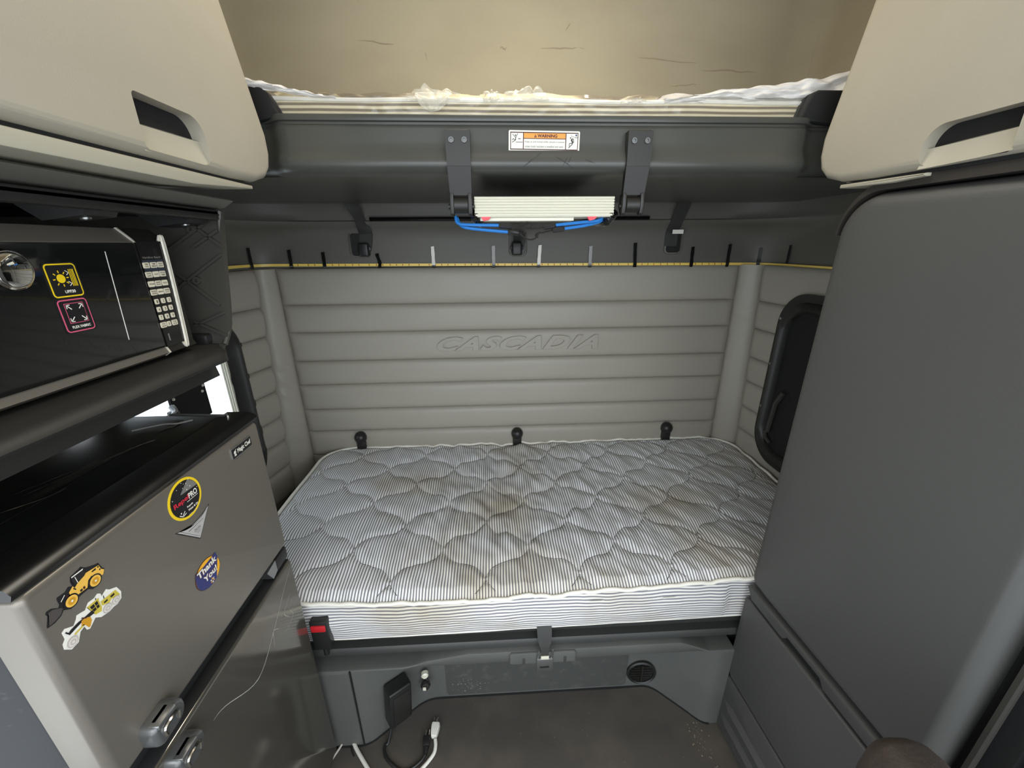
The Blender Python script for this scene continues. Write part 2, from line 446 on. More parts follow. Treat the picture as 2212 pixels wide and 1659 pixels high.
# side pieces and corner columns
sl = thing('padded_side_panel', 'grey padded vinyl panel on the left side wall beside the refrigerator', 'wall panel', (-1.0, 1.58, .44))
mk('padding', padded(lambda s: (-1.005+.05*s, 1.475+.215*s), lambda s: (-1.02+.04*s, 1.475+.195*s), 16, .001), vinyl, sl, 55)
sr = thing('padded_side_panel', 'grey padded vinyl panel on the right side wall around the black window surround', 'wall panel', (1.2, 1.3, .44))
mk('padding', padded(lambda s: (1.165+.06*s, 1.69-.75*s), lambda s: (1.185+.04*s, 1.66-.75*s), 40, .001), vinyl, sr, 55)
def column(label, a_t, b_t, a_b, b_b, k):
    t = thing('padded_column', label, 'wall panel', ((a_t[0]+b_t[0])/2, (a_t[1]+b_t[1])/2, .44))
    bm = bmesh.new(); nz = 110
    def f(u, v):
        z = 1.462-v*1.02
        a = Vector(a_t).lerp(Vector(a_b), v); b = Vector(b_t).lerp(Vector(b_b), v)
        d = (b-a); n = Vector((d.y, -d.x)).normalized(); p = a+d*u
        wv = math.sin((z+u*.05*k)*95+3*noise.noise((z*4, k, 0)))*max(0, noise.noise((z*3.5, k*3.1, 2))+.12)*math.sin(PI*u)
        off = .024*(1-abs(2*u-1)**3)**.6 + .005*wv
        return Vector((p.x+n.x*off, p.y+n.y*off, z))
    grid(bm, f, 16, nz); mk('padding', bm, vinyl, t, 60)
    return t
column('narrow wrinkled grey vinyl column in the left rear corner', (-.955, 1.69), (-.90, 1.75), (-.985, 1.665), (-.895, 1.75), 1)
column('narrow grey vinyl column in the right rear corner with a small dark smudge', (1.09, 1.75), (1.165, 1.69), (1.10, 1.75), (1.19, 1.66), -1)

# dark trim band above the padding, wrapping round both corners
def wall_path(r):
    """plan path left -> right; r = how far the corners are cut"""
    P = []
    lx, rx, yb = -.985, 1.20, 1.75
    P += [(lx-.02, .93), (lx-.01, 1.2), (lx, max(1.25, 1.60-r))]
    for i in range(1, 13):
        t = i/12; a = Vector((lx, 1.60-r)); c = Vector((lx, yb-.02*0)); b = Vector((lx+.12+r, yb))
        p = a.lerp(c, t).lerp(c.lerp(b, t), t); P.append((p.x, p.y))
    for i in range(1, 12): P.append((lx+.12+r+(rx-lx-.24-2*r)*i/12, yb))
    for i in range(0, 13):
        t = i/12; b = Vector((rx, 1.60-r)); c = Vector((rx, yb)); a = Vector((rx-.12-r, yb))
        p = a.lerp(c, t).lerp(c.lerp(b, t), t); P.append((p.x, p.y))
    P += [(rx+.01, 1.2), (rx+.02, .93)]
    return P
tb = thing('rear_trim_panel', 'charcoal plastic trim band running above the padded back wall', 'trim panel', (.1, 1.74, 1.464))
bm = bmesh.new()
rings = []
for z, r, off in ((1.464, 0, -.012), (1.466, 0, .006), (1.476, 0, .012), (1.495, .0, .010), (1.53, .02, .010), (1.57, .06, .012), (1.60, .12, .016), (1.62, .2, .03), (1.632, .24, .05), (1.640, .24, .056), (1.645, .24, .048), (1.668, .22, .05), (1.70, .2, .06), (1.74, .2, .06)):
    rings.append([Vector((x, y-off, z)) for x, y in wall_path(r)])
loft(bm, rings, closed=False, caps=False)
mk('band', bm, trim, tb, 50, recalc=True)
bm = bmesh.new()
tube(bm, [(-.47, 1.685, 1.648), (.64, 1.685, 1.648)], .008, 8)
mk('rail', bm, blk_gloss, tb)
def pocket(x0, x1, z0, z1):
    bm = bmesh.new()
    out = rrect(x0, z0, x1, z1, (.012, .012, .022, .022), 5)
    prism(bm, out, FY(1.744), .0, .016, .004, 2)
    o = mk('strap_pocket', bm, trim, tb)
    cut = bmesh.new(); prism(cut, rrect(x0+.007, z0+.008, x1-.007, z1+.02, .014, 5), FY(1.744), .0095, .03)
    boolean_cut(o, cut)
    bm = bmesh.new(); prism(bm, rrect(x0+.006, z0+.007, x1-.006, z1-.002, .014, 5), FY(1.744), .008, .0102); mk('pocket_back', bm, blk, o)
    return o
pocket(-.578, -.497, 1.503, 1.60); pocket(.075, .150, 1.503, 1.60); pocket(.735, .812, 1.506, 1.60)

# restraint straps hanging from the upper bunk into the pockets
def strap(label, x, ztop, zbot, twist, tagged, buckle=True, ytop=1.60):
    t = thing('restraint_strap', label, 'strap', (x, 1.70, zbot), 'bunk restraint straps')
    bm = bmesh.new(); n = 18; w = .026
    rings = []
    for i in range(n+1):
        s = i/n; z = ztop+(zbot+.03-ztop)*s; y = ytop+(1.728-ytop)*min(1, s*1.5); a = twist*math.sin(PI*min(1, s*1.6))
        xx = x+.012*math.sin(s*3)*(1 if twist else 0)
        d = Vector((math.cos(a), math.sin(a), 0)); nn = Vector((-d.y, d.x, 0))
        rings.append([Vector((xx, y, z))+d*w*q+nn*.0014*p for q, p in ((-1, -1), (-.33, -1.6), (.33, -1), (1, -1.4), (1, 1), (-1, 1))])
    loft(bm, rings); mk('webbing', bm, webbing, t, 30)
    if buckle:
        bm = bmesh.new(); box(bm, (x-.022, 1.700, zbot-.004), (x+.020, 1.735, zbot+.05), .008, 3)
        box(bm, (x-.028, 1.716, zbot+.018), (x+.026, 1.73, zbot+.036), .004, 2)
        mk('buckle', bm, blk, t)
    if tagged:
        bm = bmesh.new(); box(bm, (x-.010, 1.700, zbot+.078), (x+.036, 1.7012, zbot+.094), M=Matrix.Rotation(0, 4, 'X'))
        o = mk('care_tag', bm, paper, t); tag(o, 'small white fabric tag')
    return t
strap('twisted black strap behind the left ladder bracket, ending in a buckle in its pocket', -.515, 1.70, 1.512, 1.0, False, ytop=1.62)
strap('short black strap with a buckle in the middle pocket below the folded ladder', .108, 1.60, 1.512, .5, False, ytop=1.70)
strap('ribbed black strap with a white tag, right of the ladder', .760, 1.70, 1.510, 0, True, False, ytop=1.64)

# yellow light strip along the bottom of the trim band with bits of tape
ls = thing('light_strip', 'thin yellow LED light strip taped along the top of the padded wall', 'light strip', (.1, 1.73, 1.468))
pth = [Vector((x, y, 0)) for x, y in wall_path(0)]
def along(off, z, x0=-1.02, ya=1.28):
    out = []
    for i, p in enumerate(pth):
        a = pth[max(0, i-1)]; b = pth[min(len(pth)-1, i+1)]; d = (b-a).normalized(); nn = Vector((d.y, -d.x, 0))
        q = p+nn*off
        if q.y > 1.1: out.append(Vector((q.x, q.y, z(q.x))))
    return out
zf = lambda x: 1.4775-.0065*(x+.9)
c1 = along(.0145, zf); bm = bmesh.new()
loft(bm, [[p+Vector((0, 0, -.0052)), p+Vector((0, 0, .0052))] for p in c1], closed=False, caps=False)
c2 = along(.0125, zf); loft(bm, [[p+Vector((0, 0, .0052)), p+Vector((0, 0, -.0052))] for p in c2], closed=False, caps=False)
mk('strip_body', bm, strip_y, ls)
bm = bmesh.new(); x = -.80
while x < 1.05:
    z = zf(x); box(bm, (x, 1.7345, z-.004), (x+.0035, 1.7357, z+.004)); x += random.choice((.026, .042, .03))
o = mk('resistor_mark', bm, strip_o, ls); o['kind'] = 'stuff'
TP = [(-.955, 1.545, tape_black, 0, 'faint black tape at the far left end of the yellow light strip'),
      (-.822, 1.536, tape_black, 0, 'long black tape on the light strip near the left corner column'),
      (-.688, 1.526, tape_black, 0, 'short black tape on the light strip, left of the twisted strap'),
      (-.466, 1.519, tape_black, .5, 'curled glossy black tape on the light strip, right of the twisted strap'),
      (-.241, 1.545, tape_white, 0, 'bright white tape on the light strip below the left ladder bracket'),
      (.010, 1.546, tape_grey, 0, 'pale grey tape on the light strip, left of the middle strap pocket'),
      (.202, 1.547, tape_white, .1, 'white tape with a torn end on the light strip, right of the middle strap pocket'),
      (.420, 1.542, tape_grey, 0, 'half grey half black tape on the light strip below the right ladder bracket'),
      (.613, 1.553, tape_black, -.12, 'tall slanted black tape on the light strip, left of the tagged strap'),
      (.862, 1.535, tape_black, -.05, 'black tape with a curled bottom end, right of the tagged strap'),
      (1.022, 1.545, tape_black, 0, 'black tape on the light strip above the right corner column'),
      (1.15, 1.53, tape_black, 0, 'black tape just past the right corner column'),
      (1.197, 1.54, tape_black, 0, 'rightmost black tape on the light strip, near the tall cabinet')]
for x, zt, m, sl_, lab in TP:
    q = min(c1, key=lambda p: abs(p.x-x)+(0 if p.y > 1.4 else 9)); i = c1.index(q)
    d = (c1[min(len(c1)-1, i+1)]-c1[max(0, i-1)]).normalized(); nn = Vector((d.y, -d.x, 0))
    y = q.y if abs(x-.1) > .95 else 1.7345
    o_ = Vector((x, y, 0)); bm = bmesh.new(); w = .0075; z0 = zf(x)-.012
    rings = []
    for k in range(9):
        s = k/8; z = z0+(zt-z0)*s
        off = .0035 + (.001 if s > .35 else .003*math.sin(s*9)) + (.01*(.25-s) if (sl_ > .3 and s < .25) else 0)
        dx = d*(sl_*.05*(s-.4) if abs(sl_) < .3 else .004*math.sin(5*s))
        wv = w*(1-.15*math.sin(s*7+x*20)**2)
        rings.append([o_+dx-d*wv+nn*off+Vector((0, 0, z)), o_+dx+d*wv+nn*(off+.0004)+Vector((0, 0, z+.002*(s > .9)))])
    loft(bm, rings, closed=False, caps=False); bm.faces.ensure_lookup_table()
    ms = [m, tape_black]
    if m is not tape_black:
        for f in bm.faces:
            if f.calc_center_median().z < z0+.010: f.material_index = 1
    t = bmesh.new()
    tag(mk('tape_piece', bm, ms, smooth=60), lab, 'tape', 'tape pieces along the light strip'); t.free()

# ------------------------------------------------------------------ side windows
def window_surround(name, x, s, y0, y1, z0, z1, m):
    """rounded window surround on the wall at x; s = +1 faces +X"""
    r = tag(bpy.data.objects.new(name, None), kind='structure'); COL.objects.link(r); r.location = (x, (y0+y1)/2, z0); r.matrix_world = Matrix.Translation(r.location)
    fr = FX(x) if s > 0 else FR(x)
    A0, A1 = (y0, y1) if s > 0 else (-y1, -y0)
    def ring(g, h, rr): return [fr(a, b, h) for a, b in rrect(A0+g, z0+g, A1-g, z1-g, rr, 10)]
    bm = bmesh.new()
    loft(bm, [ring(0, -.01, .13), ring(0, .004, .13), ring(.028, .006, .115), ring(.040, .026, .105), ring(.052, .030, .10), ring(.066, .020, .09), ring(.072, -.03, .085)], caps=False)
    mk('window_frame', bm, m, r, 50)
    for k in range(3):
        bm = bmesh.new(); z = z0+.22+k*.19
        lathe(bm, [(.006, 0), (.006, .002), (.003, .004), (0, .004)], fr((A1 if s > 0 else A0)-s*.014, z, .005), fr.n, 12)
        mk('screw', bm, satin, r)
    return r, fr, A0, A1
w1, fr, A0, A1 = window_surround('window_1', -.985, 1, .93, 1.548, .62, 1.335, blk_metal)
bm = bmesh.new(); prism(bm, rrect(A0+.055, .68, A1-.055, 1.28, .09, 6), fr, -.050, -.046); mk('pane', bm, glass_m, w1)
bm = bmesh.new()
for g in (.078, .090, .102): tube(bm, [fr(a, b, -.022) for a, b in rrect(A0+g, .62+g, A1-g, 1.335-g, .09, 8)]+[fr(*rrect(A0+g, .62+g, A1-g, 1.335-g, .09, 8)[0], -.022)], .0035, 6)
mk('glazing_channel', bm, silver, w1)
bm = bmesh.new(); prism(bm, rrect(A0+.26, .99, A1-.203, 1.108, .004, 3), fr, -.034, -.026); o = mk('latch_plate', bm, blk_matte, w1); tag(o, 'square black latch plate')
for a, b in ((A1-.213, 1.098), (A1-.222, 1.080), (A0+.272, 1.098)):
    bm = bmesh.new(); lathe(bm, [(.005, 0), (.004, .003), (0, .0035)], fr(a, b, -.026), fr.n, 10); mk('rivet', bm, white_rubber, w1)
bm = bmesh.new(); tube(bm, spline([fr(A0+.24, 1.085, -.01), fr(A0+.21, 1.075, .02), fr(A0+.15, 1.08, .03)], 5), .009, 8); box(bm, (-1.015, 1.165, 1.04), (-.99, 1.19, 1.07), .005); mk('latch_handle', bm, blk_gloss, w1)
w2, fr, A0, A1 = window_surround('window_2', 1.158, -1, .95, 1.528, .665, 1.372, blk_metal)
bm = bmesh.new(); prism(bm, rrect(A0+.06, .72, A1-.06, 1.31, .09, 6), fr, -.010, .003); mk('window_shade', bm, blk_matte, w2)
bm = bmesh.new(); tube(bm, spline([fr(A0+.075, .80, .012), fr(A0+.085, .775, .012), fr(A0+.12, .76, .012)], 5), .008, 8); tube(bm, [fr(A0+.09, .80, .012), fr(A0+.10, .93, .012), fr(A0+.13, .99, .012)], .010, 8); mk('shade_handle', bm, gasket_m, w2)

# ------------------------------------------------------------------ refrigerator
fg = thing('refrigerator', 'narrow two-door stainless refrigerator with a black top, covered in stickers', 'refrigerator', (-.76, .59, 0))
FY0, FY1, FXF = .352, .826, -.530
bm = bmesh.new(); box(bm, (-1.0, FY0+.004, .02), (-.582, FY1-.004, 1.185), .006); mk('cabinet', bm, fr_side, fg)
bm = bmesh.new()
box(bm, (-1.0, FY0, 1.185), (-.596, FY1, 1.204), .006); box(bm, (-.99, FY0+.03, 1.200), (-.66, FY1-.03, 1.2055), .003)
mk('top_panel', bm, fr_top, fg)
bm = bmesh.new(); prism(bm, rrect(FY0, .846, FY1, 1.186, .013, 4), FX(-.578), 0, .048, .011, 4)
fd = mk('freezer_door', bm, steel, fg)
bm = bmesh.new()
loft(bm, [[Vector((x, y, z)) for x, z in ((-.590, 1.1862), (-.532, 1.1862), (-.5285, 1.194), (-.534, 1.202), (-.548, 1.2065), (-.590, 1.2065))] for y in (FY0-.001, FY1+.001)])
bmesh.ops.recalc_face_normals(bm, faces=bm.faces)
mk('door_top_cap', bm, fr_top, fd)
bm = bmesh.new(); prism(bm, rrect(FY0, .035, FY1, .799, .011, 4), FX(-.578), 0, .048, .008, 4)
ld = mk('lower_door', bm, [steel_gloss], fg)
bm = bmesh.new(); box(bm, (-.579, FY0+.004, .797), (-.5345, FY1-.004, .8003), .001); mk('door_top_cap', bm, blk_matte, ld)
for pts, w in (([(.826, .79), (.76, .745), (.70, .70), (.62, .66), (.53, .72), (.50, .73)], .0022), ([(.79, .72), (.75, .70), (.765, .67)], .0016), ([(.80, .70), (.77, .69), (.78, .66), (.74, .65)], .0012), ([(.72, .685), (.70, .70), (.69, .66)], .0014)):
    pp = spline([(-.5297, a, b) for a, b in pts], 6)
    bm = bmesh.new()
    vs = []
    for i, p in enumerate(pp):
        t = (pp[min(i+1, len(pp)-1)]-pp[max(i-1, 0)]).normalized(); n = Vector((0, -t.z, t.y)); ww = w*(.25+.75*math.sin(PI*i/(len(pp)-1)))*(.6+.6*abs(noise.noise((i*.7, w*999, 0))))
        vs.append((p+n*ww/2, p-n*ww/2))
    loft(bm, [list(v) for v in vs], closed=False, caps=False); mk('scratch', bm, scr, ld)
bm = bmesh.new(); box(bm, (-.66, FY0+.004, .797), (-.560, FY1-.01, .848)); mk('door_gap', bm, blk_matte, fg)
bm = bmesh.new(); box(bm, (-.578, .772, .807), (-.534, .824, .840), .004); mk('hinge_block', bm, blk, fg)
bm = bmesh.new(); loft(bm, [[Vector((x, a, b)) for a, b in ((.735, .838), (.772, .842), (.772, .812), (.752, .806))] for x in (-.57, -.5335)]); mk('hinge_plate', bm, satin, fg)
def fridge_lock(y, z, up, par):
    fr = FX(-.530)
    bm = bmesh.new(); prism(bm, rrect(y-.026, z-.024, y+.030, z+.020, (.020, .012, .012, .020), 6), fr, 0, .024, .007, 4); o = mk('latch_knob', bm, knob_m, par)
    bm = bmesh.new(); box(bm, (-.520, y-.020, z+.010), (-.503, y+.012, z+.020), .002); mk('latch_button', bm, satin, o)
    bm = bmesh.new(); tube(bm, spline([fr(y-.012, z-.012, .0245), fr(y-.012, z+.004, .0265), fr(y+.012, z+.004, .0265), fr(y+.012, z-.012, .0245)], 4), .0025, 6); mk('latch_slot', bm, chrome, o)
fridge_lock(.420, .868, 1, fd); fridge_lock(.430, .772, -1, ld)
# badge
D = Deco(FX(-.530)).base(rrect(.721, 1.144, .788, 1.168, .003), satin, .002)
D.rect(.7225, 1.1462, .7865, 1.166, black_ink).text('Magic Chef', (.761, 1.1555), .045, .0125, white_ink, bold=.03)
D.disc((.7305, 1.1575), .0035, white_ink, 2, 12).poly([(.727, 1.150), (.734, 1.150), (.7325, 1.1555), (.7285, 1.1555)], white_ink, 2).line((.7265, 1.156), (.7345, 1.163), .0013, white_ink, 3)
tag(D.build('name_badge', fd), 'small black and silver name badge')
# loose rod and cable lying on the fridge top
t = thing('metal_rod', 'thin metal rod with a small joint lying on the black refrigerator top', 'rod', (-.64, .806, 1.207))
bm = bmesh.new(); tube(bm, [(-.700, .812, 1.2095), (-.64, .806, 1.2095), (-.575, .800, 1.2095)], .0028, 6); mk('shaft', bm, satin, t)
bm = bmesh.new(); lathe(bm, [(0, 0), (.005, 0), (.005, .005), (.003, .006), (0, .006)], (-.572, .80, 1.2065), (0, 0, 1), 10); mk('end_joint', bm, chrome, t)
bm = bmesh.new(); tube(bm, spline([(-.72, .74, 1.2075), (-.68, .765, 1.2085), (-.655, .770, 1.2075), (-.635, .786, 1.2075)], 8), .0018, 6)
tag(mk('thin_cable', bm, grey_ink), 'thin grey cable curling beside the metal rod on the refrigerator top', 'cable')
dm = bmesh.new()
for pts, w in (([(-.76, .40), (-.70, .47), (-.66, .52), (-.655, .545)], .002), ([(-.72, .52), (-.69, .60), (-.665, .655)], .0012), ([(-.70, .52), (-.68, .60), (-.65, .70)], .0012), ([(-.80, .45), (-.79, .50)], .0016), ([(-.665, .66), (-.655, .685), (-.645, .70)], .006), ([(-.67, .74), (-.655, .765), (-.66, .79)], .005), ([(-.685, .77), (-.67, .79)], .004)):
    pp = spline([(a, b, 1.20575) for a, b in pts], 6); vs = []
    for i, q in enumerate(pp):
        t = (pp[min(i+1, len(pp)-1)]-pp[max(i-1, 0)]).normalized(); n = Vector((t.y, -t.x, 0)); ww = w*(.1+.9*abs(noise.noise((i*.8, w*999, pts[0][0]*7)))*2*math.sin(PI*(i+.4)/(len(pp)+.2)))
        vs.append([q+n*ww/2, q-n*ww/2])
    loft(dm, vs, closed=False, caps=False)
mk('dusty_scratch', dm, dirt, fg, 0)['kind'] = 'stuff'

# ------------------------------------------------------------------ stickers on the refrigerator
FS = FX(-.5299)
def stick(D, name, label): return tag(D.build(name), label, 'sticker')
# round yellow-rimmed sticker
c = (.592, 1.147); D = Deco(FS).base(circ(c, .0362, 40), yellow, .0005)
D.disc(c, .0318, black_ink, 1, 40)
D.poly([(.606, 1.1755), (.617, 1.1660), (.6225, 1.1555), (.585, 1.158), (.585, 1.160)], grey_ink, 2)
for a, b, r in ((.592, 1.177, .0007), (.601, 1.171, .001), (.592, 1.167, .0007), (.607, 1.162, .001), (.599, 1.16, .001), (.58, 1.171, .0007), (.608, 1.175, .001), (.5665, 1.159, .0009), (.603, 1.166, .0006), (.596, 1.173, .0006)): D.disc((a, b), r, white_ink, 3, 8)
D.text('Repel', (.5815, 1.1462), .0325, .0112, red, 4, .02, .025).text('PRO', (.6078, 1.1473), .0198, .0105, white_ink, 4, .02, .03)
D.text('TM', (.6195, 1.152), .003, .0014, white_ink, 4).rect(.592, 1.1393, .6175, 1.1402, white_ink, 4)
D.text('Repels', (.5955, 1.1310), .0135, .0042, white_ink, 4, 0, .03).text('Water & Oil', (.6005, 1.1248), .0228, .0040, white_ink, 4, 0, .03)
D.line((.570, 1.1275), (.5765, 1.1215), .0014, white_ink, 4).line((.5755, 1.1215), (.584, 1.1235), .0012, white_ink, 4).line((.5765, 1.1235), (.5825, 1.1285), .0014, white_ink, 4).disc((.5745, 1.1292), .0014, white_ink, 4, 10)
D.rect(.588, 1.1165, .596, 1.1170, white_ink, 4).rect(.598, 1.1165, .606, 1.1170, white_ink, 4)
stick(D, 'round_sticker', 'round black sticker with a yellow rim reading Repel PRO on the refrigerator')
# silver triangular sticker
out = [(.635, 1.105), (.595, 1.06), (.553, 1.106), (.566, 1.1005), (.579, 1.0968), (.592, 1.0958), (.604, 1.0967), (.618, 1.0995)]
D = Deco(FS).base(out, black_ink, .0005)
sh = lambda pts, k: [(.5945+(a-.5945)*k, 1.0865+(b-1.0865)*k) for a, b in pts]
D.poly(sh(out, .92), silver_sticker, 1).poly(sh(out, .78), black_ink, 2).poly(sh(out, .755), silver_sticker, 3)
D.text('ZION', (.5945, 1.0825), .0150, .0052, grey_ink, 4, 0, .02).text('PREMIUM QUALITY PRODUCT', (.5945, 1.0905), .036, .0016, black_ink, 4, 0, .03).text('TECHNOLOGY', (.5955, 1.0775), .0115, .0013, grey_ink, 4).text('FABRIC', (.5960, 1.0752), .0085, .0012, grey_ink, 4)
stick(D, 'triangular_sticker', 'silver curved triangular sticker with a black border below the round yellow-rimmed sticker')
# thank you sticker
c = (.5875, .9898)
def oval(k, n=44): return [(c[0]+.0308*k*math.cos(t), c[1]+.0275*k*math.sin(t)) for t in [2*PI*i/n for i in range(n)]]
D = Deco(FS).base(oval(1), maroon, .0005); D.poly(oval(.975), amber, 1)
blue = [(a, b) for a, b in oval(.975) if False]
lo = [(c[0]+.0300*math.cos(t), c[1]+.0268*math.sin(t)) for t in [math.radians(x) for x in range(168, 303, 5)]]
D.poly(lo+[(.6165, 1.001), (.6145, 1.0125), (.606, 1.0105), (.578, 1.0085), (.562, 1.0095)], navy, 2)
for t_, cc, w, h in (('Thank', (.588, 1.0025), .0485, .0130), ('You!', (.5905, .9848), .0335, .0125)):
    D.text(t_, cc, w+.0018, h+.0018, maroon, 3, .02, .09).text(t_, cc, w, h, white_ink, 4, .02, .035)
for k in range(6):
    a = k*PI/3+PI/6; D.line((.5905+.0018*math.cos(a), .9700+.0018*math.sin(a)), (.5905+.0055*math.cos(a), .9700+.0055*math.sin(a)), .0020, amber if k % 2 else white_ink, 4)
stick(D, 'oval_sticker', 'small oval orange and navy sticker reading Thank You! on the refrigerator')
# wheel loader sticker
LD_out = [(0.438,1.157),(0.440,1.147),(0.442,1.144),(0.439,1.138),(0.432,1.136),(0.428,1.131),(0.421,1.130),(0.416,1.135),(0.407,1.135),(0.401,1.135),(0.397,1.130),(0.392,1.129),(0.385,1.135),(0.381,1.131),(0.373,1.129),(0.365,1.130),(0.365,1.132),(0.370,1.143),(0.369,1.147),(0.371,1.149),(0.376,1.148),(0.382,1.142),(0.384,1.145),(0.384,1.153),(0.385,1.155),(0.394,1.154),(0.399,1.157),(0.403,1.154),(0.403,1.161),(0.405,1.1665),(0.416,1.168),(0.419,1.169),(0.422,1.165),(0.424,1.163),(0.428,1.161),(0.434,1.158)]
D = Deco(FS).base(LD_out, black_ink, .0005)
D.poly([(0.437,1.154),(0.438,1.147),(0.441,1.143),(0.438,1.138),(0.433,1.138),(0.431,1.142),(0.425,1.148),(0.420,1.146),(0.416,1.138),(0.405,1.139),(0.402,1.137),(0.400,1.142),(0.397,1.147),(0.397,1.150),(0.400,1.152),(0.403,1.154),(0.404,1.150),(0.409,1.153),(0.418,1.155),(0.421,1.157)], mach_yellow, 1)
D.poly([(0.384,1.140),(0.385,1.138),(0.381,1.133),(0.374,1.131),(0.367,1.131),(0.371,1.143),(0.371,1.146),(0.376,1.146)], grey_sticker, 1)
D.poly([(0.405,1.164),(0.419,1.164),(0.421,1.158),(0.419,1.156),(0.409,1.153),(0.406,1.152),(0.404,1.160)], blk_gloss, 2)
D.poly([(0.405,1.166),(0.420,1.1655),(0.419,1.164),(0.405,1.1645)], white_ink, 3).line((.409, 1.1535), (.4085, 1.163), .0008, white_ink, 3)
for q in (.0075,):
    for cc in ((.4265, 1.1385), (.3955, 1.1382)):
        D.disc(cc, .0088, black_ink, 2, 24).disc(cc, .0071, mach_yellow, 3, 24).disc(cc, .0045, rim_yellow, 4, 20).disc(cc, .0014, white_ink, 5, 10)
D.poly([(.427, 1.1535), (.4325, 1.1538), (.4325, 1.1512), (.427, 1.1517)], black_ink, 2).rect(.4345, 1.1515, .4365, 1.1535, black_ink, 2).rect(.4355, 1.1465, .4372, 1.149, black_ink, 2)
D.rect(.4075, 1.1395, .4105, 1.1425, black_ink, 2).rect(.4115, 1.1395, .4140, 1.1432, maroon, 2).poly([(.403, 1.1515), (.405, 1.1475), (.404, 1.1465), (.402, 1.1505)], black_ink, 2).line((.400, 1.144), (.3925, 1.1485), .0016, maroon, 2).line((.386, 1.147), (.392, 1.1515), .0009, white_ink, 2)
stick(D, 'wheel_loader_sticker', 'die-cut sticker of a yellow wheel loader with a grey bucket on the refrigerator')
# road grader sticker
GR_out = [(0.446,1.107),(0.449,1.096),(0.446,1.087),(0.439,1.084),(0.433,1.085),(0.427,1.084),(0.416,1.087),(0.410,1.093),(0.400,1.086),(0.397,1.088),(0.396,1.095),(0.390,1.093),(0.384,1.083),(0.375,1.082),(0.369,1.090),(0.370,1.097),(0.374,1.101),(0.374,1.111),(0.378,1.113),(0.387,1.107),(0.392,1.112),(0.394,1.116),(0.398,1.115),(0.404,1.113),(0.410,1.119),(0.418,1.118),(0.423,1.120),(0.426,1.117),(0.426,1.112),(0.434,1.116),(0.437,1.112)]
D = Deco(FS).base(GR_out, white_ink, .0005)
D.poly([(0.422,1.107),(0.443,1.105),(0.446,1.094),(0.443,1.093),(0.435,1.098),(0.431,1.096),(0.422,1.100)], dull_yellow, 1)
D.poly([(0.406,1.115),(0.422,1.114),(0.422,1.113),(0.421,1.111),(0.421,1.099),(0.419,1.094),(0.411,1.097),(0.410,1.101),(0.407,1.114)], dull_yellow, 1)
D.poly([(0.409,1.112),(0.419,1.112),(0.419,1.102),(0.411,1.102)], black_ink, 2).line((.4145, 1.112), (.415, 1.102), .0008, dull_yellow, 3).line((.410, 1.107), (.419, 1.107), .0006, dull_yellow, 3)
D.poly([(0.434,1.103),(0.440,1.103),(0.440,1.100),(0.435,1.100)], black_ink, 2).rect(.425, 1.1005, .430, 1.1030, black_ink, 2)
D.poly([(0.410,1.106),(0.411,1.100),(0.405,1.101),(0.395,1.103),(0.386,1.102),(0.379,1.101),(0.378,1.104),(0.382,1.106),(0.392,1.107),(0.398,1.106)], black_ink, 2)
D.poly([(0.399,1.105),(0.405,1.101),(0.405,1.095),(0.401,1.089),(0.399,1.089),(0.397,1.096),(0.393,1.099),(0.395,1.105)], rim_yellow, 3).line((.396, 1.098), (.3835, 1.0965), .0022, dull_yellow, 3).line((.396, 1.1085), (.401, 1.1035), .0013, maroon, 4)
D.line((.3785, 1.104), (.3765, 1.1085), .0016, black_ink, 3).line((.427, 1.107), (.4275, 1.1115), .001, black_ink, 2).line((.418, 1.1145), (.4185, 1.117), .001, black_ink, 2)
for cc, r in (((.4255, 1.0915), .0062), ((.4385, 1.0915), .0058), ((.3785, 1.0905), .0066)):
    D.disc(cc, r, tyre_grey, 4, 24).disc(cc, r*.78, tyre_white, 5, 22).disc(cc, r*.55, tyre_grey, 6, 18).disc(cc, r*.25, tyre_white, 7, 12)
stick(D, 'road_grader_sticker', 'white-edged die-cut sticker of a yellow road grader, below the wheel loader sticker')

# ------------------------------------------------------------------ microwave and the shelf unit it stands in
su = thing('microwave_shelf_unit', 'black plastic wall shelf unit with a ribbed end panel around the microwave', 'shelf unit', (-.76, .52, 1.345))
bm = bmesh.new()
prof = [(-1.03, 1.366), (-.60, 1.366), (-.555, 1.364), (-.528, 1.362), (-.514, 1.356), (-.510, 1.348), (-.516, 1.341), (-.545, 1.338), (-.60, 1.336), (-1.03, 1.336)]
ys = [-.05, .2, .5, .74] + [.74+.05*math.sin(k*PI/12) for k in range(1, 6)] + [.79, .83]
rings = []
for i, y in enumerate(ys):
    cut = 0 if y <= .74 else (.05*(1-math.sqrt(max(0, 1-((y-.74)/.05)**2))) if y < .79 else .05)
    rings.append([Vector((min(x, -.510-cut) if x > -.6 else x, y, z)) for x, z in prof])
loft(bm, rings); mk('shelf', bm, shelf_m, su, 50)
bm = bmesh.new(); loft(bm, [[Vector((x, y, z)) for x, z in ((-.60, 1.338), (-.57, 1.325), (-.565, 1.30), (-.60, 1.29), (-1.03, 1.29), (-1.03, 1.338))] for y in (-.05, .80)]); mk('shelf_underside', bm, shelf_m, su)
bm = bmesh.new()
EP = Frame((0, .862, 0), (1, 0, 0), (0, 0, 1))
prism(bm, [(-1.03, 1.30), (-.560, 1.345), (-.536, 1.40), (-.523, 1.617), (-1.03, 1.617)], EP, -.012, .0)
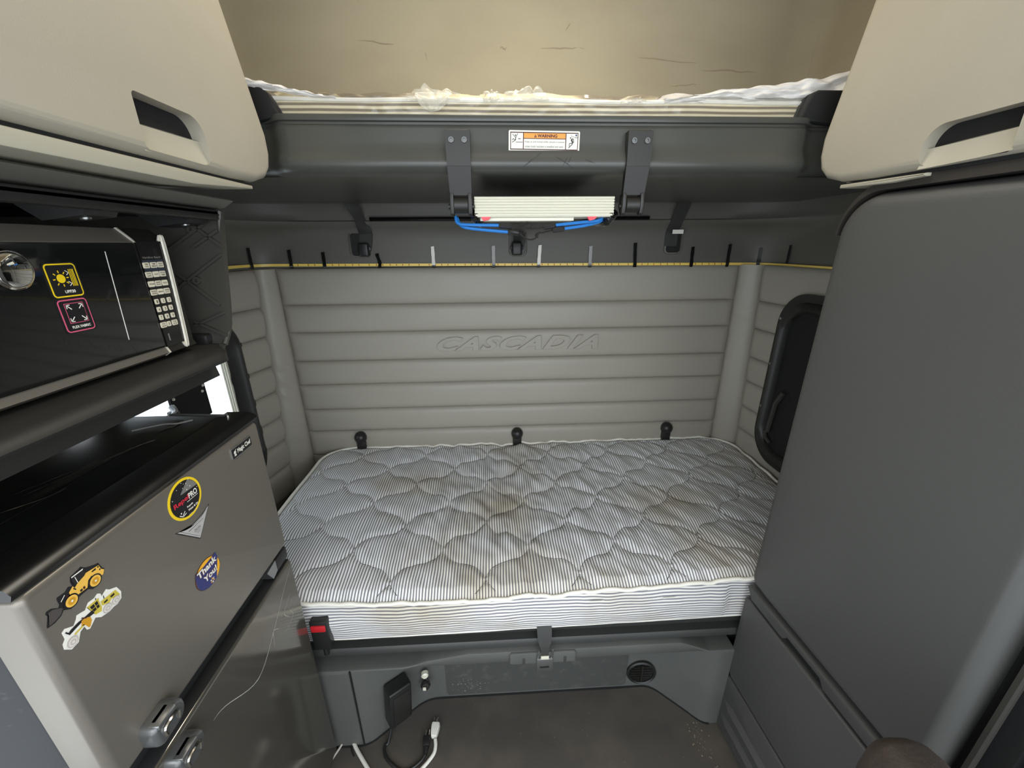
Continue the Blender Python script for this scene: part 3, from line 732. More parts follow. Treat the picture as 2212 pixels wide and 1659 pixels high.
for (x0, z0, x1, z1) in ((-.525, 1.61, -.70, 1.50), (-.60, 1.61, -.525, 1.55), (-.53, 1.535, -.70, 1.42), (-.70, 1.57, -.545, 1.44), (-.60, 1.40, -.54, 1.425), (-.54, 1.38, -.60, 1.41), (-.53, 1.58, -.58, 1.55)):
    a, b = Vector((x0, z0)), Vector((x1, z1)); d = (b-a).normalized(); n = Vector((-d.y, d.x))*.0022
    loft(bm, [[EP(*(p+n), 0), EP(*(p-n), 0), EP(*(p-n), .006), EP(*(p+n), .006)] for p in (a, b)])
for cx, cz in ((-.578, 1.583), (-.582, 1.488)): lathe(bm, [(.007, 0), (.007, .008), (.0035, .008), (.0035, .002), (0, .002)], EP(cx, cz, 0), EP.n, 14)
for v in bm.verts: v.co.y -= max(0, 1.646-v.co.z)*.17
mk('end_panel', bm, panel_m, su)
bm = bmesh.new(); tube(bm, spline([(-.524, .860, 1.617), (-.529, .858, 1.60), (-.539, .848, 1.48), (-.545, .835, 1.40), (-.550, .815, 1.362)], 4), .006, 8); mk('front_edge', bm, panel_m, su)
bm = bmesh.new(); box(bm, (-1.03, -.05, 1.606), (-.522, .85, 1.617), .003); box(bm, (-.540, -.05, 1.598), (-.522, .85, 1.617), .004); mk('top_rail', bm, blk, su)
bm = bmesh.new(); box(bm, (-1.04, -.05, 1.30), (-1.03, .85, 1.615)); mk('back_panel', bm, blk_matte, su)
for y0 in (.60, .79):
    bm = bmesh.new(); loft(bm, [[Vector((x, y, z)) for x, z in ((-.535, 1.607), (-.545, 1.592), (-.60, 1.585), (-.63, 1.607))] for y in (y0, y0+.05)]); o = mk('mounting_bracket', bm, blk, su)
    bm = bmesh.new(); lathe(bm, [(.007, 0), (.006, .003), (.003, .003), (.002, .001), (0, .001)], (-.565, y0+.024, 1.5905) , (.15, 0, -1), 12); mk('screw', bm, satin, o)
bm = bmesh.new(); box(bm, (-.612, .80, 1.362), (-.572, .850, 1.385), .006); box(bm, (-.600, .835, 1.385), (-.575, .850, 1.425), .004); cl = mk('latch_bracket', bm, blk, su)
bm = bmesh.new(); tube(bm, [(-.583, .834, 1.384), (-.583, .834, 1.416)], .004, 8); mk('latch_pin', bm, chrome, cl)
bm = bmesh.new(); lathe(bm, [(.005, 0), (.004, .003), (0, .003)], (-.618, .850, 1.398), (0, -1, 0), 10); mk('screw', bm, satin, cl)

mw = thing('microwave', 'black microwave oven with rows of cream buttons and stickers on its door', 'microwave', (-.75, .53, 1.3665))
MX = -.572
bm = bmesh.new(); box(bm, (-.96, .292, 1.3665), (MX-.028, .764, 1.578), .006); mk('housing', bm, blk, mw)
def slab(y0, y1, m, name):
    bm = bmesh.new()
    pr = [(MX-.03, 1.370), (MX-.004, 1.371), (MX+.004, 1.376), (MX, 1.385), (MX, 1.5585), (MX-.005, 1.563), (MX-.022, 1.579), (MX-.03, 1.580)]
    loft(bm, [[Vector((x, y, z)) for x, z in pr] for y in (y0, y1)]); return mk(name, bm, m, mw, 30)
dr = slab(.292, .6985, bezel, 'door'); cp = slab(.7005, .765, blk_metal, 'control_panel')
bm = bmesh.new(); prism(bm, rrect(.296, 1.3865, .6975, 1.5575, .004, 3), FX(MX), 0, .0018, .001, 2); mk('window', bm, glass_black, dr)
bm = bmesh.new(); prism(bm, [(.6415, 1.545), (.6425, 1.545), (.6335, 1.414), (.6325, 1.414)], FX(MX+.0018), 0, .0004); mk('pale_line', bm, white_ink, dr)
bm = bmesh.new(); loft(bm, [[Vector((x, y, z)) for x, z in ((MX-.02, 1.3705), (MX-.003, 1.3705), (MX+.0052, 1.376), (MX+.001, 1.3855), (MX-.01, 1.3855))] for y in (.6980, .7010)]); mk('edge_trim', bm, bright, mw); bm = bmesh.new(); loft(bm, [[Vector((x, y, z)) for x, z in ((MX-.004, 1.5575), (MX+.0016, 1.5580), (MX-.0034, 1.5642), (MX-.0205, 1.5805), (MX-.024, 1.579), (MX-.008, 1.563))] for y in (.6978, .7012)]); mk('edge_trim', bm, bright, mw)
bm = bmesh.new()
PN = [(.700, 1.5595), (.7485, 1.5595), (.7510, 1.556), (.7365, 1.388), (.733, 1.3845), (.6885, 1.3845)]
PN = [(.7005, 1.5595), (.744, 1.5595), (.750, 1.5555), (.740, 1.391), (.734, 1.3855), (.7005, 1.3855)]
prism(bm, PN, FX(MX), 0, .002); fp = mk('fascia', bm, blk_gloss, cp)
for off, w in ((.0035, .0022), (.0085, .0014)):
    bm = bmesh.new(); tube(bm, spline([FX(MX)(.744+off*.6, 1.5605, .002), FX(MX)(.7495+off, 1.556, .003), FX(MX)(.7395+off, 1.390, .003), FX(MX)(.733+off, 1.386, .002)], 6), w, 8); mk('chrome_strip', bm, bright, cp)
for nm, fn in (('printed_band', lambda D: D.rect(.7015, 1.502, .744, 1.5305, panel_blue, 0)), ('printed_lettering', lambda D: D.text('Hamilton Beach', (.7225, 1.5345), .037, .0034, grey_ink, 1)), ('printed_mark', lambda D: D.rect(.708, 1.395, .711, 1.4075, grey_ink, 1))):
    D = Deco(FX(MX+.002)); D.z = 0; fn(D); D.build(nm, cp)

names = [['TIME\nCOOK', 'TIME\nDEFROST', 'WEIGHT\nDEFROST'], ['POWER\nLEVEL', 'CLOCK', 'KITCHEN\nTIMER'], ['POPCORN', 'BAKED\nPOTATO', 'PIZZA'], ['FROZEN\nVEGETABLE', 'BEVERAGE', 'DINNER\nPLATE'],
         ['1', '2', '3'], ['4', '5', '6'], ['7', '8', '9'], ['STOP\nCANCEL', '0', 'START\n+30 SEC']]
rows = [1.5222, 1.5073, 1.4922, 1.4785, 1.4632, 1.4500, 1.4366, 1.4235]
cy = [(.7060, .7210, .7355), (.7058, .7205, .7347), (.7052, .7195, .7337), (.7048, .7190, .7332), (.7052, .7188, .7320), (.7048, .7182, .7312), (.7044, .7174, .7304), (.7046, .7166, .7300)]
for r, row in enumerate(names):
    for k, s in enumerate(row):
        w, h = (.0122, .0092) if (len(s) > 1) else (.0078, .0085)
        D = Deco(FX(MX+.002)).base(rrect(cy[r][k]-w/2, rows[r]-h/2, cy[r][k]+w/2, rows[r]+h/2, .0015, 3), btn, .0012)
        if len(s) == 1: D.text(s, (cy[r][k], rows[r]), .0028, .0048, btn_ink, 1)
        else:
            ln = s.split('\n')
            for i, q in enumerate(ln): D.text(q, (cy[r][k], rows[r]+(.0018 if len(ln) > 1 else 0)-i*.0036), min(.0100, .0017*len(q)), .0024, btn_ink, 1)
        D.build('button', cp)
FM = FX(MX+.0019)
D = Deco(FM).base(rrect(.547, 1.4865, .5915, 1.5325, .0055, 5), black_ink, .0004)
def frame2(D, a0, b0, a1, b1, r, w, m, lay):
    D.poly(rrect(a0, b0, a1, b1, r, 5), m, lay).poly(rrect(a0+w, b0+w, a1-w, b1-w, max(.0008, r-w), 5), black_ink, lay+1)
frame2(D, .549, 1.4880, .5895, 1.5310, .0050, .0018, yellow, 1)
sc = (.5655, 1.5120); D.disc(sc, .0056, yellow, 3, 22)
for k in range(8):
    a = k*PI/4+.1; D.line((sc[0]+.0072*math.cos(a), sc[1]+.0072*math.sin(a)), (sc[0]+.0104*math.cos(a), sc[1]+.0104*math.sin(a)), .0013, yellow, 3)
for a in (.5785, .5805, .5825, .5843): D.line((a, 1.5235), (a, 1.5015), .0010, yellow, 3)
for b in (1.519, 1.505): D.line((.5735, b+.003), (.5775, b), .0009, white_ink, 3).line((.5775, b), (.5740, b-.003), .0009, white_ink, 3)
D.text('UPF30', (.5715, 1.4950), .0140, .0040, white_ink, 3, 0, .03)
stick(D, 'yellow_bordered_sticker', 'black square sticker with yellow border, sun symbol and UPF30 on the microwave door')
D = Deco(FM).base(rrect(.547, 1.4405, .5905, 1.4862, .0055, 5), black_ink, .0004)
frame2(D, .5488, 1.4418, .5885, 1.4850, .0050, .0016, pink, 1)
frame2(D, .5560, 1.4535, .5820, 1.4800, .0006, .0007, pink, 3)
for sx, sy in ((-1, 1), (1, 1), (-1, -1), (1, -1)):
    p, q = (.5690+sx*.0050, 1.4668+sy*.0050), (.5690+sx*.0108, 1.4668+sy*.0110)
    D.line(p, q, .0013, white_ink, 5).line(q, (q[0]-sx*.0048, q[1]), .0011, white_ink, 5).line(q, (q[0], q[1]-sy*.0048), .0011, white_ink, 5)
D.text('FLEX FABRIC', (.5690, 1.4485), .0255, .0036, white_ink, 5, 0, .03)
stick(D, 'pink_bordered_sticker', 'black square sticker with pink border, four arrows and FLEX FABRIC on the microwave door')
t = thing('round_mirror', 'small round chrome spot mirror stuck on the left of the microwave door', 'mirror', (MX, .510, 1.5265))
bm = bmesh.new(); lathe(bm, [(.0235, .001), (.0235, .008), (.0215, .0095), (.0205, .009)], (MX, .510, 1.5265), (1, 0, 0), 36); mk('rim', bm, chrome, t)
bm = bmesh.new(); lathe(bm, [(.021*math.cos(k*PI/16), .0085+.005*math.sin(k*PI/16)) for k in range(0, 9)], (MX, .510, 1.5265), (1, 0, 0), 36); mk('convex_glass', bm, mirror_m, t, 60)

# ------------------------------------------------------------------ overhead lockers (cream doors)
def locker(label, xf, s, y0, y1, hy0, hy1, hz0, hz1):
    """s=+1: on the left wall, facing +X"""
    t = thing('overhead_locker', label, 'overhead cabinet', (xf-s*.3, (y0+y1)/2, 1.60))
    fr = FX(0) if s > 0 else FR(0)
    sg = lambda y: y if s > 0 else -y
    out = [(y0, 1.664), (.80, 1.664), (.875, 1.668), (.915, 1.680), (.935, 1.698), (.945, 1.725), (.948, 1.76), (.948, 1.90), (.948, 2.10), (.948, 2.42), (y0, 2.42)]
    pts = [(sg(a), b) for a, b in out]
    if s < 0: pts = pts[::-1]
    bm = bmesh.new(); prism(bm, pts, fr, s*xf-.055, s*xf, .016, 4)
    d = mk('door', bm, cream, t, 35)
    # finger recess
    cut = bmesh.new()
    rc = rrect(sg(hy0) if s > 0 else sg(hy1), hz0, sg(hy1) if s > 0 else sg(hy0), hz1, (.030, .006, .010, .014) if s > 0 else (.006, .030, .014, .010), 8)
    prism(cut, rc, fr, s*xf-.026, s*xf+.02)
    boolean_cut(d, cut)
    lean = lambda z: -.17*max(0, z-1.75)*s if True else 0
    me = d.data
    # the upper part of the door leans back towards the wall
    bmx = bmesh.new(); bmx.from_mesh(me)
    for zc in (1.80, 1.9, 2.0, 2.2): bmesh.ops.bisect_plane(bmx, geom=list(bmx.verts)+list(bmx.edges)+list(bmx.faces), plane_co=(0, 0, zc), plane_no=(0, 0, 1))
    for v in bmx.verts: v.co.x += lean(v.co.z) - s*.012*max(0, (1.69-v.co.z)/.03)**2*(.2 if abs(v.co.x-xf) < .03 else 0)
    bmx.to_mesh(me); bmx.free()
    me.polygons.foreach_set('use_smooth', [True]*len(me.polygons)); me.set_sharp_from_angle(angle=math.radians(35))
    a0, a1 = (hy0, hy1) if s > 0 else (-hy1, -hy0)
    zm = hz0+(hz1-hz0)*.52
    # dark slot above, sloping cream grip plate below
    bm = bmesh.new(); box(bm, (min(xf-s*.0255, xf-s*.022), hy0, hz0), (max(xf-s*.0255, xf-s*.022), hy1, hz1)); h = mk('handle_slot', bm, blk_matte, d); tag(h, 'black finger slot')
    bm = bmesh.new()
    k = 10; rows = []
    for i in range(k+1):
        u = i/k; zz = hz0-.001+(zm-hz0)*u; dep = .006+.016*math.sin(u*PI/2)*.35+.003*u
        rows.append([fr(a0+(a1-a0)*j/8, zz+(.004*(j/8-.5)*(1 if s > 0 else 1)), s*xf-dep+.0035*(abs(j/4-1)**4)) for j in range(9)])
    loft(bm, rows, closed=False, caps=False)
    loft(bm, [[fr(a0+(a1-a0)*j/8, zm+(.004*(j/8-.5)), s*xf-.0145) for j in range(9)], [fr(a0+(a1-a0)*j/8, zm-.004, s*xf-.0215) for j in range(9)]], closed=False, caps=False)
    mk('handle_grip', bm, cream_smooth, d, 60)
    bm = bmesh.new()
    xi = xf-s*.062; xo = XL if s > 0 else XR
    lo, hi = min(xi, xo), max(xi, xo)
    box(bm, (lo, y0, 1.666), (hi, .925, 2.42), .004); mk('carcass', bm, cream_smooth, t)
    bm = bmesh.new()
    pl = [(sg(a), b) for a, b in ([(y0, 1.638), (.70, 1.642), (.80, 1.650), (.862, 1.6545), (.862, 1.6605), (y0, 1.6585)] if s > 0 else [(.70, 1.654), (.76, 1.6515), (.872, 1.6555), (.872, 1.6625), (.70, 1.6590)])]
    if s < 0: pl = pl[::-1]
    prism(bm, pl, fr, s*xf-.10, s*xf-.006, .003, 2); mk('lower_lip', bm, cream_smooth, t)
    bm = bmesh.new(); box(bm, (min(xf-s*.012, xf-s*.06), y0, 1.6592), (max(xf-s*.012, xf-s*.06), .868, 1.6645)); mk('door_seam', bm, cab_gap, t)
    bm = bmesh.new(); box(bm, (lo, y0, 1.6615), (hi, .90, 1.6655)); mk('underside', bm, trim, t)
    return t
locker('cream overhead locker on the left wall above the microwave', -.448, 1, .02, .95, .612, .742, 1.673, 1.738)
locker('cream overhead locker on the right wall above the tall grey cabinet', .722, -1, .05, .95, .585, .713, 1.668, 1.727)
# dark valance below the left locker
bm = bmesh.new(); loft(bm, [[Vector((x, y, z)) for x, z in ((-.505, 1.637), (-.500, 1.634), (-.520, 1.622), (-.54, 1.619), (-1.03, 1.619), (-1.03, 1.637))] for y in (.0, .868)])
o = mk('locker_valance', bm, trim); tag(o, 'dark plastic valance between the left cream locker and the microwave shelf', 'trim panel')

# ------------------------------------------------------------------ upper bunk
ub = thing('upper_bunk', 'charcoal moulded upper bunk tray spanning the rear of the cabin', 'bunk bed', (.12, 1.3, 1.70))
bm = bmesh.new()
pf = [(1.035, 1.795), (1.035, 1.814), (1.033, 1.8165), (1.002, 1.8165), (.9975, 1.8158), (.9965, 1.8145), (.9962, 1.8055), (.9968, 1.8040), (1.003, 1.8025), (1.003, 1.798), (.9985, 1.7945), (.998, 1.79), (.997, 1.765), (.995, 1.75), (.989, 1.738), (.984, 1.729), (.982, 1.721), (.985, 1.712), (.993, 1.705), (1.006, 1.701), (1.03, 1.699), (1.10, 1.698), (1.30, 1.697), (1.555, 1.696), (1.60, 1.697), (1.612, 1.702), (1.612, 1.72), (1.60, 1.795)]
xs = [-.92, -.56, -.52, -.505, -.495, -.485, -.475, -.465, -.455, -.445, -.43] + [-.36+i*.08 for i in range(13)] + [.66, .70, .72, .73, .74, .75, .76, .77, .80, 1.15]
rings = []
for x in xs:
    e = 0
    if x < -.44: e = min(1, (-.44-x)/.05)
    if x > .71: e = min(1, (x-.71)/.05)
    e = e*e*(3-2*e)
    rings.append([Vector((x, y + (.028*e if y < 1.02 else 0), z)) for y, z in pf])
loft(bm, rings); mk('tray', bm, tray_m, ub, 50)
def facey(z):
    f = sorted([(z_, y_) for y_, z_ in pf[10:20]])
    for (za, ya), (zb, yb) in zip(f, f[1:]):
        if za <= z <= zb: return ya+(yb-ya)*(z-za)/(zb-za)
    return .98
for (x0, z0, x1, z1, w) in ((.115, 1.743, .075, 1.712, .0045), (.148, 1.735, .190, 1.710, .003), (.175, 1.733, .165, 1.716, .002), (.185, 1.738, .175, 1.718, .0018), (.215, 1.728, .235, 1.721, .005)):
    bm = bmesh.new(); rr = []
    for i in range(11):
        u = i/10; x = x0+(x1-x0)*u+.002*noise.noise((u*4, x0*50, 0)); z = z0+(z1-z0)*u; y = facey(z)-.0006; ww = w*(.3+.7*math.sin(PI*min(.95, u+.05)))/2
        rr.append([Vector((x-ww, y, z)), Vector((x+ww, y, z))])
    loft(bm, rr, closed=False, caps=False); mk('wear_mark', bm, worn, ub)
for x0, x1, lab in ((-.485, -.447, 0), (.714, .79, 1)):
    bm = bmesh.new()
    if lab == 0: P_ = [(x0-.03, 1.80), (x1+.003, 1.814), (x1-.006, 1.832), (x1-.018, 1.856), (x1-.032, 1.868), (x0-.03, 1.872)]
    else: P_ = [(x0-.006, 1.812), (x1+.05, 1.80), (x1+.05, 1.872), (x0+.028, 1.872), (x0+.014, 1.866), (x0+.005, 1.848)]
    prism(bm, P_, FY(1.02), -.03, .012, .006, 3); mk('end_guard', bm, blk_matte, ub)
# warning label
WF = Frame((.1235, .9942, 1.7655), (1, 0, -.012), (.012, 0, 1))
D = Deco(WF).base(rrect(-.079, -.0203, .079, .0203, .003, 4), paper, .0004)
D.rect(-.0755, -.0172, .0755, .0172, maroon, 1)
D.rect(-.0738, -.0152, -.0475, .0152, paper, 2).rect(.0490, -.0152, .0738, .0152, paper, 2).rect(-.0455, .0055, .0470, .0152, orange, 2).rect(-.0455, -.0152, .0470, .0040, paper, 2)
D.text('WARNING', (.0065, .0102), .0440, .0066, maroon, 3, 0, .04).poly([(-.0228, .0070), (-.0168, .0070), (-.0198, .0136)], maroon, 3).line((-.0198, .0120), (-.0198, .0080), .0006, orange, 4)
D.text('Keep up and locked while vehicle in motion', (.0008, -.0018), .0880, .0042, grey_ink, 3, 0, .01).text('unless bunk restraint is installed and used.', (.0000, -.0104), .0860, .0042, grey_ink, 3, 0, .01)
def stickman(D, segs, head, m=black_ink):
    for p, q, w in segs: D.line(p, q, w, m, 3)
    D.disc(head, .0014, m, 3, 12)
stickman(D, [((-.0705, .0125), (-.0640, .0065), .0011), ((-.0590, .0140), (-.0635, .0060), .0011), ((-.0635, .0070), (-.0640, .0010), .0016), ((-.0640, .0012), (-.0690, .0040), .0012), ((-.0690, .0040), (-.0712, .0008), .0011), ((-.0640, .0010), (-.0715, -.0030), .0012)], (-.0640, .0105))
D.line((-.0628, -.0025), (-.0480, -.0025), .0010, black_ink, 3).line((-.0570, .0040), (-.0520, .0040), .0010, black_ink, 3).poly([(-.0582, .0040), (-.0560, .0054), (-.0560, .0026)], black_ink, 3)
stickman(D, [((.0600, .0045), (.0640, -.0030), .0034), ((.0605, .0052), (.0650, .0050), .0016), ((.0650, .0050), (.0662, -.0015), .0012), ((.0630, -.0030), (.0560, -.0035), .0013), ((.0560, -.0035), (.0560, -.0095), .0012), ((.0640, -.0035), (.0545, -.0125), .0015)], (.0582, .0070))
D.line((.0610, .0085), (.0665, .0098), .0006, black_ink, 3).line((.0610, .0085), (.0600, .0130), .0007, black_ink, 3).rect(.0690, .0105, .0725, .0140, navy, 3).line((.0670, .0078), (.0738, .0078), .0010, black_ink, 3)
tag(D.build('warning_label', ub), 'white and orange warning label')
# upper mattress
um = bmesh.new()
def umf(x): return 1.857+.004*noise.noise((x*5, 1, 0))
loft(um, [[Vector((x, y, z)) for y, z in ((1.045, 1.797), (1.038, 1.82), (1.038, umf(x)-.008), (1.046, umf(x)), (1.25, umf(x)+.006), (1.69, umf(x)), (1.70, 1.80))] for x in [-.90+i*.05 for i in range(41)]])
u = thing('upper_mattress', 'thin striped mattress in torn clear plastic on the upper bunk', 'mattress', (.1, 1.35, 1.80))
mk('cover', um, ticking_up, u, 50)
bm = bmesh.new(); tube(bm, [(-.90+i*.05, 1.0385, umf(-.90+i*.05)-.0035) for i in range(41)], .0048, 8); mk('piping', bm, piping_m, u)
# torn film
pw = thing('plastic_wrap', 'crumpled torn clear plastic film wrapped over the upper mattress', 'plastic wrap', (.1, 1.03, 1.80))
bm = bmesh.new()
def crum(x, z, k=0): return .006*noise.noise((x*16, z*40, k))+.004*noise.noise((x*60, z*90, k+3))
def filmf(u, v):
    x = -.47+u*1.25; 
    if v < .6:
        z = 1.818+(umf(x)+.004-1.818)*v/.6; y = 1.029
        return Vector((x, y-abs(crum(x, z))*.7, z))
    w = (v-.6)/.4
    return Vector((x, 1.029+w*.12-abs(crum(x, 2))*.4, umf(x)+.006+.010*abs(noise.noise((x*13, w*6, 4)))+.012*w*abs(noise.noise((x*30, w*9, 1)))))
grid(bm, filmf, 170, 16); mk('film_sheet', bm, film, pw, 25)
def flap(x0, x1, ht, seed, lean=.01):
    bm = bmesh.new()
    def f(u, v):
        x = x0+(x1-x0)*u; top = ht*(.45+.75*abs(noise.noise((u*4.5, seed, 0))))*(math.sin(PI*min(.97, max(.03, u)))**.35)
        return Vector((x+.006*noise.noise((u*7, v*5, seed)), 1.028+lean*v+.010*noise.noise((u*5, v*4, seed+2)), umf(x)-.008+(top+.008)*v))
    grid(bm, f, 34, 10); mk('torn_flap', bm, film_flap, pw, 60)
flap(-.178, -.060, .034, 3.3); flap(-.010, .028, .028, 5.1); flap(.036, .135, .030, 8.2); flap(.30, .36, .012, 2.2)
bm = bmesh.new()
def hang(u, v):
    x = -.155+.07*u; z = 1.862-v*.036*(1-abs(2*u-1)**2*.6)
    return Vector((x, 1.018-.006*math.sin(PI*v)+.006*noise.noise((u*6, v*6, 1)), z))
grid(bm, hang, 18, 10); mk('torn_flap', bm, film_flap, pw, 60)
bm = bmesh.new()
def bunch(u, v):
    x = .40+.48*u; top = 1.862+.075*(max(0, u-.06))**.8*(1-.25*math.sin(PI*u))+.006*noise.noise((u*12, 0, 2))
    base = 1.850 - .002*u
    z = base+(top-base)*v
    y = 1.050-.022*math.sin(PI*v)*(1-.3*u)+.014*noise.noise((u*7+v*2.2, v*5-u*3, 6))+.006*noise.noise((u*22+v*5, v*9, 9))
    return Vector((x, y, z))
grid(bm, bunch, 70, 26)
def bunch2(u, v): p = bunch(u, 1); return Vector((p.x, p.y+.25*v, p.z-.02*v+.012*noise.noise((u*8, v*6, 3))*v))
grid(bm, bunch2, 70, 12); mk('bunched_end', bm, film_white, pw, 60)
bm = bmesh.new()
def bunchl(u, v):
    x = -.53+.20*u; top = 1.890-.032*u**.7+.004*noise.noise((u*12, 0, 2)); lo = 1.868-.018*u; z = lo+(top-lo)*v
    return Vector((x, 1.002+.04*u-.010*math.sin(PI*v)+.008*noise.noise((u*8, v*4, 6)), z))
grid(bm, bunchl, 34, 10); mk('bunched_end', bm, film_white, pw, 60)

# ------------------------------------------------------------------ folding ladder under the bunk
ldr = thing('folding_ladder', 'folded black and aluminium bunk ladder hinged under the upper bunk', 'ladder', (.133, 1.0, 1.61))
def arm(x0, x1):
    bm = bmesh.new()
    loft(bm, [[Vector((x, y, z)) for x, z in ((x0+g, 1.789-g*.8), (x0, 1.783), (x0+.001, 1.714), (x1-.001, 1.714), (x1, 1.783), (x1-g, 1.789-g*.8))] for y, g in ((.9965, .006), (.977, .006), (.974, .009))])
    loft(bm, [[Vector((x0+.001, .976, 1.714)), Vector((x1-.001, .976, 1.714)), Vector((x1-.001, .992, 1.714)), Vector((x0+.001, .992, 1.714))], [Vector((x0+.003, .991, 1.657)), Vector((x1-.002, .991, 1.657)), Vector((x1-.002, 1.006, 1.657)), Vector((x0+.003, 1.006, 1.657))]])
    for a, b in ((x0+.002, x0+.011), (x1-.011, x1-.002)):
        prism(bm, [(.986, 1.660), (1.012, 1.660), (1.016, 1.64), (1.012, 1.622), (1.0, 1.612), (.988, 1.618), (.983, 1.634)], Frame((0, 0, 0), (0, 1, 0), (0, 0, 1)), a, b, .002, 2, both=True)
    o = mk('bracket_arm', bm, blk_metal, ldr, 35)
    for a in (x0+.013, x1-.013):
        bm = bmesh.new(); lathe(bm, [(.0062, 0), (.0062, .002), (.0058, .0035), (.0035, .0035), (.003, .001), (0, .001)], (a, .974, 1.763), (0, -1, 0), 16); mk('bolt', bm, knob_m, o)
    bm = bmesh.new(); lathe(bm, [(.012, 0), (.018, .001), (.018, .032), (.012, .033)], ((x0+x1)/2-.0165, 1.0, 1.637), (1, 0, 0), 20); mk('hinge_roller', bm, blk_metal, o)
    bm = bmesh.new(); lathe(bm, [(.006, 0), (.006, x1-x0+.004), (.003, x1-x0+.006)], (x0-.002, 1.0, 1.634), (1, 0, 0), 12); mk('hinge_pin', bm, blk, o)
arm(-.093, -.039); arm(.306, .361)
bm = bmesh.new()
pr = []
for i in range(7):
    z = 1.655-i*.0061; pr += [(1.004, z), (1.0032, z-.0021), (1.004, z-.0042), (1.0085, z-.0045), (1.0085, z-.0058)]
pr += [(1.012, 1.6115), (1.08, 1.6115), (1.08, 1.656), (1.006, 1.656)]
loft(bm, [[Vector((x, y, z)) for y, z in pr] for x in (-.036, .294)]); mk('aluminium_step', bm, silver, ldr, 20)
bm = bmesh.new(); box(bm, (-.024, 1.02, 1.604), (.202, 1.07, 1.612), .001); mk('lower_rail', bm, silver, ldr)
for sx, xa in ((-1, -.045), (1, .302)):
    bm = bmesh.new(); tube(bm, spline([(xa-sx*.005, 1.01, 1.622), (xa-sx*.012, 1.03, 1.607), (xa-sx*.022, 1.08, 1.603), (xa-sx*.03, 1.45, 1.63)], 6), .011, 8); mk('side_rail', bm, blk_gloss, ldr)
bm = bmesh.new(); box(bm, (-.02, 1.08, 1.616), (.28, 1.45, 1.650), .004); mk('folded_frame', bm, blk_metal, ldr)
for x in (-.022, .232):
    bm = bmesh.new(); loft(bm, [[Vector((a, y, z)) for a, z in ((x, 1.6125), (x+.024, 1.6125), (x+.018, 1.606), (x+.006, 1.603))] for y in (1.008, 1.0165)]); o = mk('corner_tag', bm, coral, ldr); tag(o, 'small coral red tag')
# two blue bungee cords hooked under the ladder
def bungee(label, cords, hooks):
    t = thing('bungee_cord', label, 'bungee cord', (.11, 1.03, 1.56))
    for c in cords:
        bm = bmesh.new(); tube(bm, spline(c, 8), .0037, 8); mk('elastic_cord', bm, blue_cord, t)
    for p, q, hk in hooks:
        bm = bmesh.new(); p, q = Vector(p), Vector(q)
        tube(bm, [p, p.lerp(q, .15), p.lerp(q, .85), q], [.005, .0068, .0068, .0045], 8); s_ = mk('sleeve', bm, blk, t)
        bm = bmesh.new(); tube(bm, spline(hk, 6), .0021, 6); mk('hook', bm, blk_metal, s_)
bungee('upper blue bungee cord stretched straight under the aluminium ladder step',
       [[(-.083, 1.03, 1.616), (-.078, 1.025, 1.600), (-.05, 1.02, 1.596), (.022, 1.02, 1.5945)], [(.155, 1.02, 1.594), (.22, 1.02, 1.600), (.262, 1.02, 1.604), (.272, 1.03, 1.611)]],
       [((.020, 1.02, 1.5945), (.052, 1.02, 1.592), [(.052, 1.02, 1.592), (.07, 1.02, 1.594), (.088, 1.018, 1.600), (.098, 1.018, 1.594), (.092, 1.018, 1.587), (.080, 1.018, 1.590)]),
        ((.158, 1.02, 1.595), (.128, 1.02, 1.589), [(.128, 1.02, 1.589), (.108, 1.02, 1.587), (.088, 1.022, 1.588), (.080, 1.022, 1.595), (.088, 1.022, 1.600), (.10, 1.022, 1.598)])])
bungee('lower blue bungee cord sagging below the upper one, with a hanging black hook',
       [[(-.080, 1.035, 1.612), (-.070, 1.03, 1.594), (-.04, 1.025, 1.587), (.044, 1.022, 1.579)], [(.178, 1.022, 1.586), (.23, 1.025, 1.593), (.268, 1.03, 1.602), (.276, 1.035, 1.611)]],
       [((.042, 1.022, 1.579), (.070, 1.022, 1.577), [(.070, 1.022, 1.577), (.078, 1.022, 1.570), (.092, 1.022, 1.562), (.108, 1.022, 1.564), (.116, 1.022, 1.574), (.120, 1.022, 1.580)]),
        ((.180, 1.022, 1.5865), (.150, 1.022, 1.583), [(.150, 1.022, 1.583), (.128, 1.022, 1.578), (.114, 1.024, 1.576), (.110, 1.024, 1.570), (.116, 1.024, 1.566)])])

# ------------------------------------------------------------------ lower bunk: box, rail, platform
bb = thing('bed_box', 'grey moulded plastic bed box under the striped lower mattress', 'bed base', (.1, .85, 0))
npth = [(-.98, .848), (-.60, .848), (-.50, .848), (-.472, .850)] + [(-.445+.0, .853)]
def bez(a, c, b, n): 
    a, b, c = Vector(a), Vector(b), Vector(c); return [tuple(a.lerp(c, t/n).lerp(c.lerp(b, t/n), t/n)) for t in range(n+1)]
npth = [(-.98, .846), (-.60, .846), (-.48, .846)] + bez((-.47, .846), (-.44, .846), (-.415, .864), 7) + bez((-.305, .949), (-.268, .977), (-.225, .977), 7) + [(-.10+.1*i, .977) for i in range(6)] + bez((.515, .977), (.548, .977), (.572, .956), 7) + bez((.650, .882), (.680, .846), (.705, .846), 7) + [(.735, .846), (.7355, .90)]
def contour(x):
    sm = lambda t: t*t*(3-2*t)
    z = .349
    if x > -.31: z = .349+.041*sm(min(1, (x+.31)/.17))
    if x > .545: z = .390-.042*sm(min(1, (x-.545)/.12))
    return z
bm = bmesh.new(); rings = []
for z in (0, .05, .12, .2, .27, .318): rings.append([Vector((x, y+(.004*(z-.3) if y < .86 else .02*(z/.318)*0), z)) for x, y in npth])
rings.append([Vector((x, min(y, .905), .332)) for x, y in npth])
